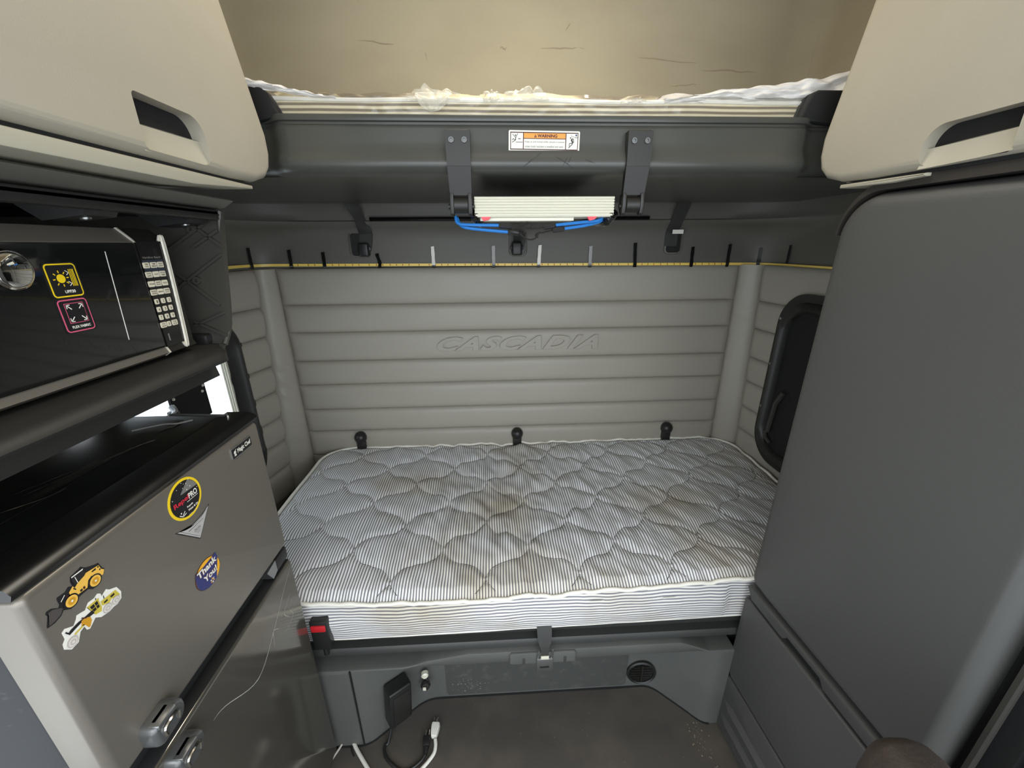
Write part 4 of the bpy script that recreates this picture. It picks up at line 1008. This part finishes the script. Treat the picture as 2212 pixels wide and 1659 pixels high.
rings.append([Vector((x, min(y, .858), .338)) for x, y in npth])
rings.append([Vector((x, .850, .345)) for x, y in npth])
rings.append([Vector((x, .846, contour(x)-.006)) for x, y in npth])
rings.append([Vector((x, .8475, contour(x)-.0015)) for x, y in npth])
rings.append([Vector((x, .852, contour(x))) for x, y in npth])
rings.append([Vector((x, .90, contour(x)-.001)) for x, y in npth])
loft(bm, rings, closed=False, caps=False)
fp_ = mk('front_panel', bm, base_m, bb, 45)
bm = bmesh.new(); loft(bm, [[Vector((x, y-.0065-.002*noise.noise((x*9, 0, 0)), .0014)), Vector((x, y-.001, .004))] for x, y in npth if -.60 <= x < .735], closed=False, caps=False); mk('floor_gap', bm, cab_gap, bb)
bm = bmesh.new(); box(bm, (-.456, .8425, 0), (-.452, .856, .346)); mk('panel_seam', bm, cab_gap, bb)
bm = bmesh.new(); box(bm, (-.96, .90, .30), (1.15, 1.735, .40)); box(bm, (-.96, .985, 0), (1.15, 1.735, .30)); mk('box_body', bm, blk_matte, bb)
bm = bmesh.new()
loft(bm, [[Vector((x, y, z)) for y, z in ((.905, .39), (.868, .390), (.861, .394), (.861, .410), (.866, .4165), (.905, .4175))] for x in (-.98, -.55, .735, 1.18)])
loft(bm, [[Vector((x, y, z)) for y, z in ((1.735, .417), (.890, .417), (.886, .425), (.886, .448), (.892, .454), (1.735, .455))] for x in (-.965, 1.155)])
mk('bunk_rail', bm, base_dark, bb)
bm = bmesh.new(); prism(bm, rrect(-.195, .016, .456, .30, .012, 4), FY(.9775), .001, .0045); mk('carpet_board', bm, carpet, bb)
bm = bmesh.new()
for k in range(40):
    a, b = random.gauss(-.12, .03), random.gauss(.06, .02); s = random.uniform(.001, .004)
    if b > .02: box(bm, (a, .9724, b), (a+s, .9730, b+s*.7))
o = mk('dirt_smudge', bm, dirt, bb, 0); o['kind'] = 'stuff'
# round vent
bm = bmesh.new(); lathe(bm, [(.052, .0), (.052, .006), (.047, .009), (.043, .006), (.043, .0)], (.508, .970, .084), (-.10, -1, .05), 32); vt = mk('air_vent', bm, blk, bb)
bm = bmesh.new(); lathe(bm, [(.044, 0), (0, 0.0005)], (.508, .969, .084), (-.10, -1, .05), 24); mk('vent_backing', bm, blk_matte, vt)
bm = bmesh.new()
for k in range(6):
    b = .052+k*.0125; w = math.sqrt(max(0, .042**2-(b-.084)**2)); box(bm, (.508-w, .963, b-.0016), (.508+w, .969, b+.0016), M=None)
box(bm, (.505, .9605, .043), (.511, .969, .125)); mk('vent_louvre', bm, blk_metal, vt)
# latch in the middle of the header
bm = bmesh.new()
prism(bm, [(.028, .347), (.036, .344), (.225, .344), (.228, .350), (.228, .384), (.224, .388), (.034, .388), (.028, .384)], FY(.846), 0, .006, .002, 2); pl = mk('latch_plate', bm, base_m, bb)
for a, b in ((.066, .074), (.192, .200)):
    bm = bmesh.new(); loft(bm, [[Vector((x, .841, z)) for x, z in ((a, .344), (b, .344), (b, .372), (a, .372))], [Vector((x, .8385 if x < .1 else .8385, z)) for x, z in ((a, .344), (b, .344), (b, .366), (a, .366))]]); mk('guide_rib', bm, base_dark, pl)
bm = bmesh.new()
loft(bm, [[Vector((.133+w, y, z)), Vector((.133-w, y, z)), Vector((.133-w, y+.002, z)), Vector((.133+w, y+.002, z))] for y, z, w in ((.862, .470, .022), (.852, .455, .022), (.846, .440, .021), (.840, .425, .018), (.836, .41, .013), (.834, .395, .011), (.834, .38, .011))])
st = mk('latch_strap', bm, webbing, bb)
bm = bmesh.new(); box(bm, (.108, .831, .318), (.158, .842, .372), .003); lt = mk('latch_catch', bm, satin, bb)
for a in (.108, .151):
    bm = bmesh.new(); tube(bm, [(a+.003, .836, .37), (a+.006, .835, .405)], .003, 6); mk('catch_arm', bm, satin, lt)
bm = bmesh.new(); box(bm, (.121, .829, .374), (.145, .833, .386), .001); mk('catch_bar', bm, silver, lt)
bm = bmesh.new(); box(bm, (.118, .8295, .337), (.146, .8315, .343), .0005); mk('catch_slot', bm, blk_matte, lt)
# key lock on the niche wall
bm = bmesh.new(); lathe(bm, [(.012, 0), (.012, .012), (.008, .016), (0, .016)], (-.262, .955, .165), (.2, -1, 0), 16); lk = mk('lock_cylinder', bm, silver, bb)
bm = bmesh.new(); lathe(bm, [(.0, -.006), (.013, -.004), (.017, .006), (.013, .014), (0, .016)], (-.262, .948, .120), (.2, -1, .2), 18, 0); tube(bm, spline([(-.262, .947, .150), (-.250, .943, .146), (-.247, .942, .135), (-.256, .942, .130)], 4), .0025, 6); mk('lock_ring', bm, blk_metal, lk)
bm = bmesh.new(); box(bm, (-.268, .928, .115), (-.257, .932, .128), .001); mk('lock_tag', bm, silver, lk)

# black adapter in the niche corner, its cord and plug on the floor
ad = thing('power_adapter', 'black box-shaped power adapter on the curved left wall of the bed box niche', 'power adapter', (-.33, .89, .03))
M = Matrix.Translation((-.340, .886, .138)) @ Matrix.Rotation(math.radians(38), 4, 'Z') @ Matrix.Rotation(math.radians(4), 4, 'Y')
bm = bmesh.new(); box(bm, (-.038, -.024, -.072), (.038, .024, .078), .006, 3, M=M); ac = mk('case', bm, blk, ad)
bm = bmesh.new(); box(bm, (-.026, -.0258, -.06), (.030, -.0235, .055), .002, 2, M=M); mk('rating_plate', bm, blk_metal, ad)
def cord(pts, r, m, name, label, cat='cord'):
    t = thing(name, label, cat, (pts[0][0], pts[0][1], 0))
    bm = bmesh.new(); tube(bm, spline(pts, 8), r, 8); mk('cable', bm, m, t); return t
bk = cord([(-.365, .868, .055), (-.375, .845, .010), (-.385, .835, .006), (-.378, .81, .006), (-.350, .785, .006), (-.31, .765, .006), (-.285, .772, .006), (-.262, .787, .007), (-.250, .803, .009)], .0052, blk, 'black_power_cord', 'black power cord looping on the floor with a dark plug beside the white plug')
bm = bmesh.new(); Mx = Matrix.Translation((-.250, .835, .011)) @ Matrix.Rotation(math.radians(4), 4, 'Z'); box(bm, (-.011, -.012, -.010), (.011, .018, .010), .004, 2, M=Mx); tube(bm, [(-.250, .822, .010), (-.249, .803, .009)], [.009, .006], 8); pb = mk('plug_body', bm, blk, bk)
bm = bmesh.new()
for dx in (-.005, .006): box(bm, (-.250+dx-.001, .852, .008), (-.250+dx+.001, .870, .014))
mk('plug_prong', bm, chrome, pb)
wc = cord([(-.222, .842, .012), (-.219, .825, .010), (-.222, .806, .008), (-.238, .785, .007), (-.258, .765, .007), (-.275, .745, .007)], .0056, white_rubber, 'white_power_cord', 'white power cord with a white three-prong plug lying on the dark floor')
bm = bmesh.new(); Mx = Matrix.Translation((-.226, .866, .014)) @ Matrix.Rotation(math.radians(-5), 4, 'Z')
t = bmesh.new(); loft(t, [[Vector((sx*w, y, sz*h)) for sx, sz in ((-1, -1), (1, -1), (1, 1), (-1, 1))] for y, w, h in ((.020, .0125, .0125), (.008, .0130, .0130), (-.012, .0105, .011), (-.020, .008, .009))]); bmesh.ops.bevel(t, geom=list(t.edges), offset=.002, segments=2, affect='EDGES'); add(bm, t, 0, Mx)
pb = mk('plug_body', bm, white_rubber, wc)
bm = bmesh.new()
for dx in (-.006, .006): box(bm, (-.226+dx-.001, .885, .013), (-.226+dx+.001, .902, .020))
tube(bm, [(-.226, .885, .008), (-.226, .902, .008)], .0022, 6); mk('plug_prong', bm, chrome, pb)
cord([(-.527, .890, .03), (-.505, .868, .012), (-.478, .835, .006), (-.445, .80, .006), (-.41, .765, .006), (-.38, .735, .006)], .0058, white_rubber, 'white_floor_cable', 'thick white cable running diagonally across the floor from the refrigerator corner')
cord([(-.515, .870, .018), (-.530, .840, .008), (-.548, .805, .005), (-.565, .77, .005)], .0034, tyre_grey, 'bare_cable', 'thin pale wires fanning out beside the refrigerator foot')
cord([(-.500, .850, .003), (-.49, .83, .003), (-.478, .815, .003)], .0022, blk, 'thin_black_wire', 'thin black wire beside the thick white cable')
bm = bmesh.new()
for k in range(60):
    a, b = (random.gauss(.655, .012), random.gauss(.80, .03)) if k < 34 else (random.uniform(-.15, .66), random.uniform(.72, .95)); s = random.uniform(.0008, .003) if k < 34 else random.uniform(.0005, .0013)
    box(bm, (a, b, -.0005), (a+s, b+s*1.3, s*.6))
tag(mk('floor_crumbs', bm, dirt, smooth=0), 'pale crumbs scattered on the dark floor near the tall cabinet', 'crumbs', kind='stuff')
# red buckle by the refrigerator
t = thing('seat_belt_buckle', 'black seat belt buckle with a red button between refrigerator and mattress', 'buckle', (-.50, .85, .417))
bm = bmesh.new(); box(bm, (-.535, .838, .45), (-.487, .864, .558), .004); tube(bm, [(-.511, .853, .417), (-.511, .853, .452)], .008, 8); mk('case', bm, blk, t)
bm = bmesh.new(); box(bm, (-.531, .834, .524), (-.491, .846, .546), .003); mk('release_button', bm, red_plastic, t)

# ------------------------------------------------------------------ lower mattress
lm = thing('lower_mattress', 'quilted blue and white ticking mattress on the lower bunk', 'mattress', (.17, 1.3, .455))
MX0, MX1, MY0, MY1 = -.805, 1.155, .865, 1.728
QW, QH = .285, .118
def qf(x):
    t = ((x+.04)/QW) % 1.; t = 1-4*t if t < .5 else 4*t-3
    t = max(-.995, min(.995, t))
    return .62*math.asin(t)/(PI/2)+.26*t**3+.12*math.sin(t*PI*1.5)*-1*abs(t)
def qdist(x, y):
    c = qf(x); k = (y-MY0)/QH; best = 9
    for i in range(int(k)-2, int(k)+4):
        yk = QH*(i+.5*(-1)**i*c); best = min(best, abs((y-MY0)-yk))
    return best
def hump(x, a, b): return math.exp(-((x-a)/b)**2)
def mz(x, y):
    fy = (y-MY0)/(MY1-MY0)
    z = .618 + .010*fy
    fr_ = max(0, 1-fy*3.5)
    z += fr_*(-.022*hump(x, -.30, .28) - .015*hump(x, .15, .35) + .012*hump(x, .78, .15))
    z += .010*hump(x, -.55, .2)*hump(y, 1.25, .3) - .010*hump(x, .05, .45)*hump(y, 1.35, .4)
    c = hump(x, .05, .55)
    z += (.0110*c+.0020)*noise.noise((x*19, y*6.5, 1.3)) + .0085*c*noise.noise((x*30+y*8, y*14, 4)) + .0055*max(0, min(1, (x-.1)*3))*noise.noise(((x+.55*y)*32, y*3, 8))
    return z
def top_z(x, y, ed):
    e = min(1, ed/.035); e = 1-(1-e)**2
    return mz(x, y) - .010*(1-e) + .0085*(1-math.exp(-qdist(x, y)/.017))*min(1, ed/.03)
def xlim(y):
    a, b = MX0, MX1
    for r, d in ((.13, max(0, y-(MY1-.13))), (.07, max(0, (MY0+.07)-y))):
        k = r-math.sqrt(max(0, r*r-d*d)); a += k; b -= k
    return a, b
bm = bmesh.new(); nu, nv = 460, 210
vs = []
yv = [MY0+(MY1-MY0)*(.5-.5*math.cos(PI*(.06+.88*j/nv))-.00885)/(.9823) for j in range(nv+1)]
yv = [min(MY1, max(MY0, y)) for y in yv]; yv[0], yv[-1] = MY0, MY1
for j in range(nv+1):
    y = yv[j]; a, b = xlim(y); row = []
    for i in range(nu+1):
        x = a+(b-a)*i/nu; ed = min(y-MY0, MY1-y, x-a, b-x)
        row.append(bm.verts.new((x, y, top_z(x, y, ed))))
    vs.append(row)
for j in range(nv):
    for i in range(nu): bm.faces.new((vs[j][i], vs[j][i+1], vs[j+1][i+1], vs[j+1][i]))
outline = [vs[0][i].co.copy() for i in range(0, nu+1, 4)] + [vs[j][nu].co.copy() for j in range(2, nv-1, 3)] + [vs[nv][i].co.copy() for i in range(nu, -1, -4)] + [vs[j][0].co.copy() for j in range(nv-2, 1, -3)]
mk('quilted_top', bm, ticking, lm, 180)
# stitched quilting lines
for i in range(-1, 9):
    run = []
    for k in range(0, 420):
        x = MX0+.02+(MX1-MX0-.04)*k/419; y = MY0+QH*(i+.5*(-1)**i*qf(x)); a, b = xlim(y) if MY0 < y < MY1 else (9, 9)
        if MY0+.014 < y < MY1-.014 and a+.014 < x < b-.014: run.append((x, y, top_z(x, y, min(y-MY0, MY1-y, x-a, b-x))+.0002))
        else:
            if len(run) > 3:
                bm = bmesh.new(); tube(bm, run, .0011, 5); mk('quilting_thread', bm, thread, lm)
            run = []
    if len(run) > 3:
        bm = bmesh.new(); tube(bm, run, .0011, 5); mk('quilting_thread', bm, thread, lm)
cx, cyy = (MX0+MX1)/2, (MY0+MY1)/2
def zlow(x, y): return .456 + (.014*max(0, (x+.2))/.9 if y < MY0+.1 else 0) + .003*noise.noise((x*8, y*8, 3)) 
rings = []
for k in range(13):
    t = k/12; ring = []
    for p in outline:
        d = Vector((p.x-cx, p.y-cyy)); 
        n = Vector((0, -1)) if p.y < MY0+.03 and MX0+.06 < p.x < MX1-.06 else d.normalized()
        zt = p.z-.004; zb_ = zlow(p.x, p.y); z = zt+(zb_-zt)*t
        off = (.010 if p.x < .68 else 0)*math.sin(PI*t)+.004*noise.noise((p.x*9, z*22, p.y*9))*math.sin(PI*t)+.0025*noise.noise((p.x*24, z*50, p.y*20))*math.sin(PI*t)
        ring.append(Vector((p.x+n.x*off, p.y+n.y*off, z)))
    rings.append(ring)
bm = bmesh.new(); loft(bm, rings, caps=False); bm.faces.new([bm.verts.new(v) for v in rings[-1]]); mk('border', bm, ticking_side, lm, 180)
bm = bmesh.new(); tube(bm, [p+Vector((0, -.002 if p.y < MY0+.05 else 0, .0015 if p.y < MY0+.05 else .0015+.0075*min(1, (p.y-MY0-.05)/.1))) for p in outline]+[outline[0]+Vector((0, -.002, .0015))], .0060, 8); mk('top_piping', bm, piping_m, lm, 180)
bm = bmesh.new(); tube(bm, [p+Vector((0, .004 if p.y < MY0+.05 else 0, .0)) for p in rings[-1]]+[rings[-1][0]], .005, 8); mk('bottom_piping', bm, piping_m, lm, 180)
# care label on the border
for x, w in ((.285, .040), (.50, .038)):
    bm = bmesh.new(); prism(bm, [(x-w/2, .566), (x+w/2, .5675), (x+w/2, .571), (x-w/2, .5695)], FY(.8535), 0, .0008); o = mk('printed_line', bm, paper, lm)
# three capped belt anchors behind the mattress
for x, z, lab in ((-.645, .684, 'black rounded belt anchor cap on the padded wall, leftmost of three behind the mattress'), (.106, .681, 'black rounded belt anchor cap on the padded wall, middle one of three behind the mattress'), (.849, .687, 'black rounded belt anchor cap on the padded wall, rightmost of three behind the mattress')):
    t = thing('belt_anchor', lab, 'belt anchor', (x, 1.72, .62), 'belt anchors behind the mattress')
    bm = bmesh.new(); lathe(bm, [(.027, -.010), (.0285, .002), (.027, .012), (.021, .022), (.011, .028), (0, .0295)], (x, 1.722, z), (0, -.35, 1), 24); mk('cap', bm, blk, t, 60)
    bm = bmesh.new(); box(bm, (x-.021, 1.712, .615), (x+.021, 1.736, z-.006), .005); mk('bracket', bm, blk_metal, t)

# ------------------------------------------------------------------ tall cabinet on the right
wd = thing('tall_cabinet', 'tall dark grey plastic wardrobe cabinet with rounded corners on the right', 'cabinet', (.97, .62, 0))
def rface(name, out, x0, x1, bev, m=cab_m, par=None, seg=5):
    bm = bmesh.new(); prism(bm, [(-a, b) for a, b in out][::-1], FR(0), -x1, -x0, bev, seg)
    for v in bm.verts: v.co.x += (.86-v.co.y)*.043*(1.235-v.co.x)/.5
    return mk(name, bm, m, par or wd, 35)
YF, YR = .392, .858
def arc(cx_, cy_, r, a0, a1, n=8): return [(cx_+r*math.cos(math.radians(a0+(a1-a0)*k/n)), cy_+r*math.sin(math.radians(a0+(a1-a0)*k/n))) for k in range(n+1)]
rface('door', [(YF, .612), (.790, .612)] + arc(.825, .650, .035, -80, 0, 6) + arc(.782, 1.562, .078, 0, 90, 12) + [(YF, 1.640)], .730, 1.22, .030)
rface('carcass', [(YF+.02, .0), (YR-.03, .0), (YR-.03, 1.62), (YF+.02, 1.62)], .752, 1.235, .0, cab_gap)
rface('door_rail', [(YF, .570), (.585, .570), (.599, .588), (.700, .588), (.712, .5695), (.832, .5695), (.855, .598), (.852, .606), (YF, .606)], .7315, 1.2, .004, seg=2)
rface('notch_pocket', [(.58, .560), (.71, .560), (.70, .589), (.597, .589)], .748, .80, .0, cab_gap)
rface('drawer', [(YF, .238), (.838, .238), (.859, .262), (.857, .551), (.840, .557), (YF, .557)], .7335, 1.2, .006, seg=3)
rface('plinth', [(YF, .0), (.850, .0), (.858, .20), (.857, .224), (.842, .230), (YF, .230)], .7335, 1.2, .006, seg=3)
for zz in (.075, .140):
    bm = bmesh.new(); loft(bm, [[Vector((.7335+dx-.02*t, y, zz+dz)) for dx, dz in ((.012, -.022), (-.004, -.016), (-.006, -.008), (.010, .010))] for y, t in ((.845, -.4), (.80, 0.2), (.60, -.25), (.40, -.7))]); mk('moulded_step', bm, cab_m, wd, 50)
bm = bmesh.new(); loft(bm, [[Vector((x, y, z)) for x, y in ((.792, .378), (.781, .374), (.780, .367), (.782, .364), (.787, .364), (.80, .378))] for z in (.0, 1.6)]); mk('edge_seal', bm, gasket_m, wd)
bm = bmesh.new(); box(bm, (.80, .34, .0), (1.25, .392, 1.62)); mk('front_side_panel', bm, cab_gap, wd)  # cabinet front side; its shade is put into the near-black colour
# top cap strip between cabinet and locker
bm = bmesh.new(); vp = arc(.772, 1.567, .092, 0, 90, 12)+[(.06, 1.660), (.06, 1.6425)]+arc(.782, 1.5635, .079, 90, 0, 12)
prism(bm, [(-a, b) for a, b in vp][::-1], FR(0), -1.22, -.739)
o = mk('locker_valance', bm, valance_m); tag(o, 'dark plastic valance between the right cream locker and the tall grey cabinet', 'trim panel')
bm = bmesh.new(); box(bm, (.7565, .66, 1.6555), (.764, .735, 1.6595), .001); box(bm, (.764, .66, 1.655), (.78, .735, 1.66))
tag(mk('plastic_strip', bm, cream_smooth), 'short pale strip under the right cream locker', 'plastic strip')
# curtain gathered in front of the cabinet
bm = bmesh.new()
def cur(u, v):
    x = .80+.44*u; y = .285+.025*math.sin(u*58+1.2*math.sin(v*2))+.012*noise.noise((u*9, v*2, 0))
    return Vector((x, y,   .02+1.60*v))
grid(bm, cur, 150, 20)
tag(mk('privacy_curtain', bm, curtain_m, smooth=80), 'black gathered curtain at the right edge in front of the tall grey cabinet', 'curtain')
# leather armrest at the lower right
am = thing('armrest', 'brown leather armrest standing upright in the lower right corner', 'armrest', (.54, .29, 0))
bm = bmesh.new()
prism(bm, [(.466, .50), (.462, .90), (.466, .935), (.476, .951), (.495, .957), (.520, .953), (.545, .940), (.572, .915), (.600, .880), (.63, .84), (.64, .50)], FY(.302), 0, .075, .016, 4, both=True)
mk('pad', bm, leather, am, 60)
bm = bmesh.new(); tube(bm, spline([(.481, .2275, .52), (.480, .2270, .90), (.484, .2275, .930), (.497, .2275, .940), (.53, .2275, .929), (.57, .2275, .886), (.60, .2275, .85)], 6), .0016, 6); mk('stitched_seam', bm, leather, am)
bm = bmesh.new(); box(bm, (.50, .24, 0), (.56, .29, .52), .005); mk('support_post', bm, blk_matte, am)

# ------------------------------------------------------------------ daylight and lamps
w = bpy.data.worlds.new('daylight'); SC.world = w; w.use_nodes = True
bg = w.node_tree.nodes['Background']; bg.inputs['Color'].default_value = (.86, .93, 1.0, 1); bg.inputs['Strength'].default_value = 2.2
def area(name, loc, target, sx, sy, power, col):
    l = bpy.data.lights.new(name, 'AREA'); l.shape = 'RECTANGLE'; l.size = sx; l.size_y = sy; l.energy = power; l.color = col
    o = bpy.data.objects.new(name, l); COL.objects.link(o); o.location = loc
    o.rotation_euler = (Vector(target)-Vector(loc)).to_track_quat('-Z', 'Y').to_euler(); return o
area('windshield_daylight', (.1, -1.5, 1.75), (.1, 1.2, .9), 2.1, .9, 13, (.92, .97, 1.0))
area('left_door_window_daylight', (-1.15, -.75, 1.6), (.6, .8, .9), .8, .6, 5, (.92, .97, 1.0))
area('right_door_window_daylight', (1.35, -.75, 1.6), (-.4, .8, .9), .8, .6, 5, (.92, .97, 1.0))
area('ceiling_dome_lamp', (.1, 1.05, 2.44), (.1, 1.15, 0), .5, .25, 7, (1.0, .93, .80))

# ------------------------------------------------------------------ camera
F_, PITCH, YAW, ROLL = 847.772459, .340889326, .0481482367, -.00756069423
fw = Vector((math.sin(YAW)*math.cos(PITCH), math.cos(YAW)*math.cos(PITCH), -math.sin(PITCH)))
rt = Vector((math.cos(YAW), -math.sin(YAW), 0)); up = rt.cross(fw)
r2 = rt*math.cos(ROLL)+up*math.sin(ROLL); u2 = -rt*math.sin(ROLL)+up*math.cos(ROLL)
cam = bpy.data.cameras.new('camera'); cam.sensor_width = 36; cam.lens = F_/2212*36; cam.clip_start = .02
co = bpy.data.objects.new('camera', cam); COL.objects.link(co)
co.matrix_world = Matrix(((r2.x, u2.x, -fw.x, 0), (r2.y, u2.y, -fw.y, 0), (r2.z, u2.z, -fw.z, 1.55), (0, 0, 0, 1)))
SC.camera = co
SC.view_settings.view_transform = 'Standard'; SC.view_settings.look = 'None'; SC.view_settings.gamma = 1; SC.view_settings.use_curve_mapping = False
SC.view_settings.exposure = 0.15
SC.cycles.use_denoising = True
SC.cycles.max_bounces = 10
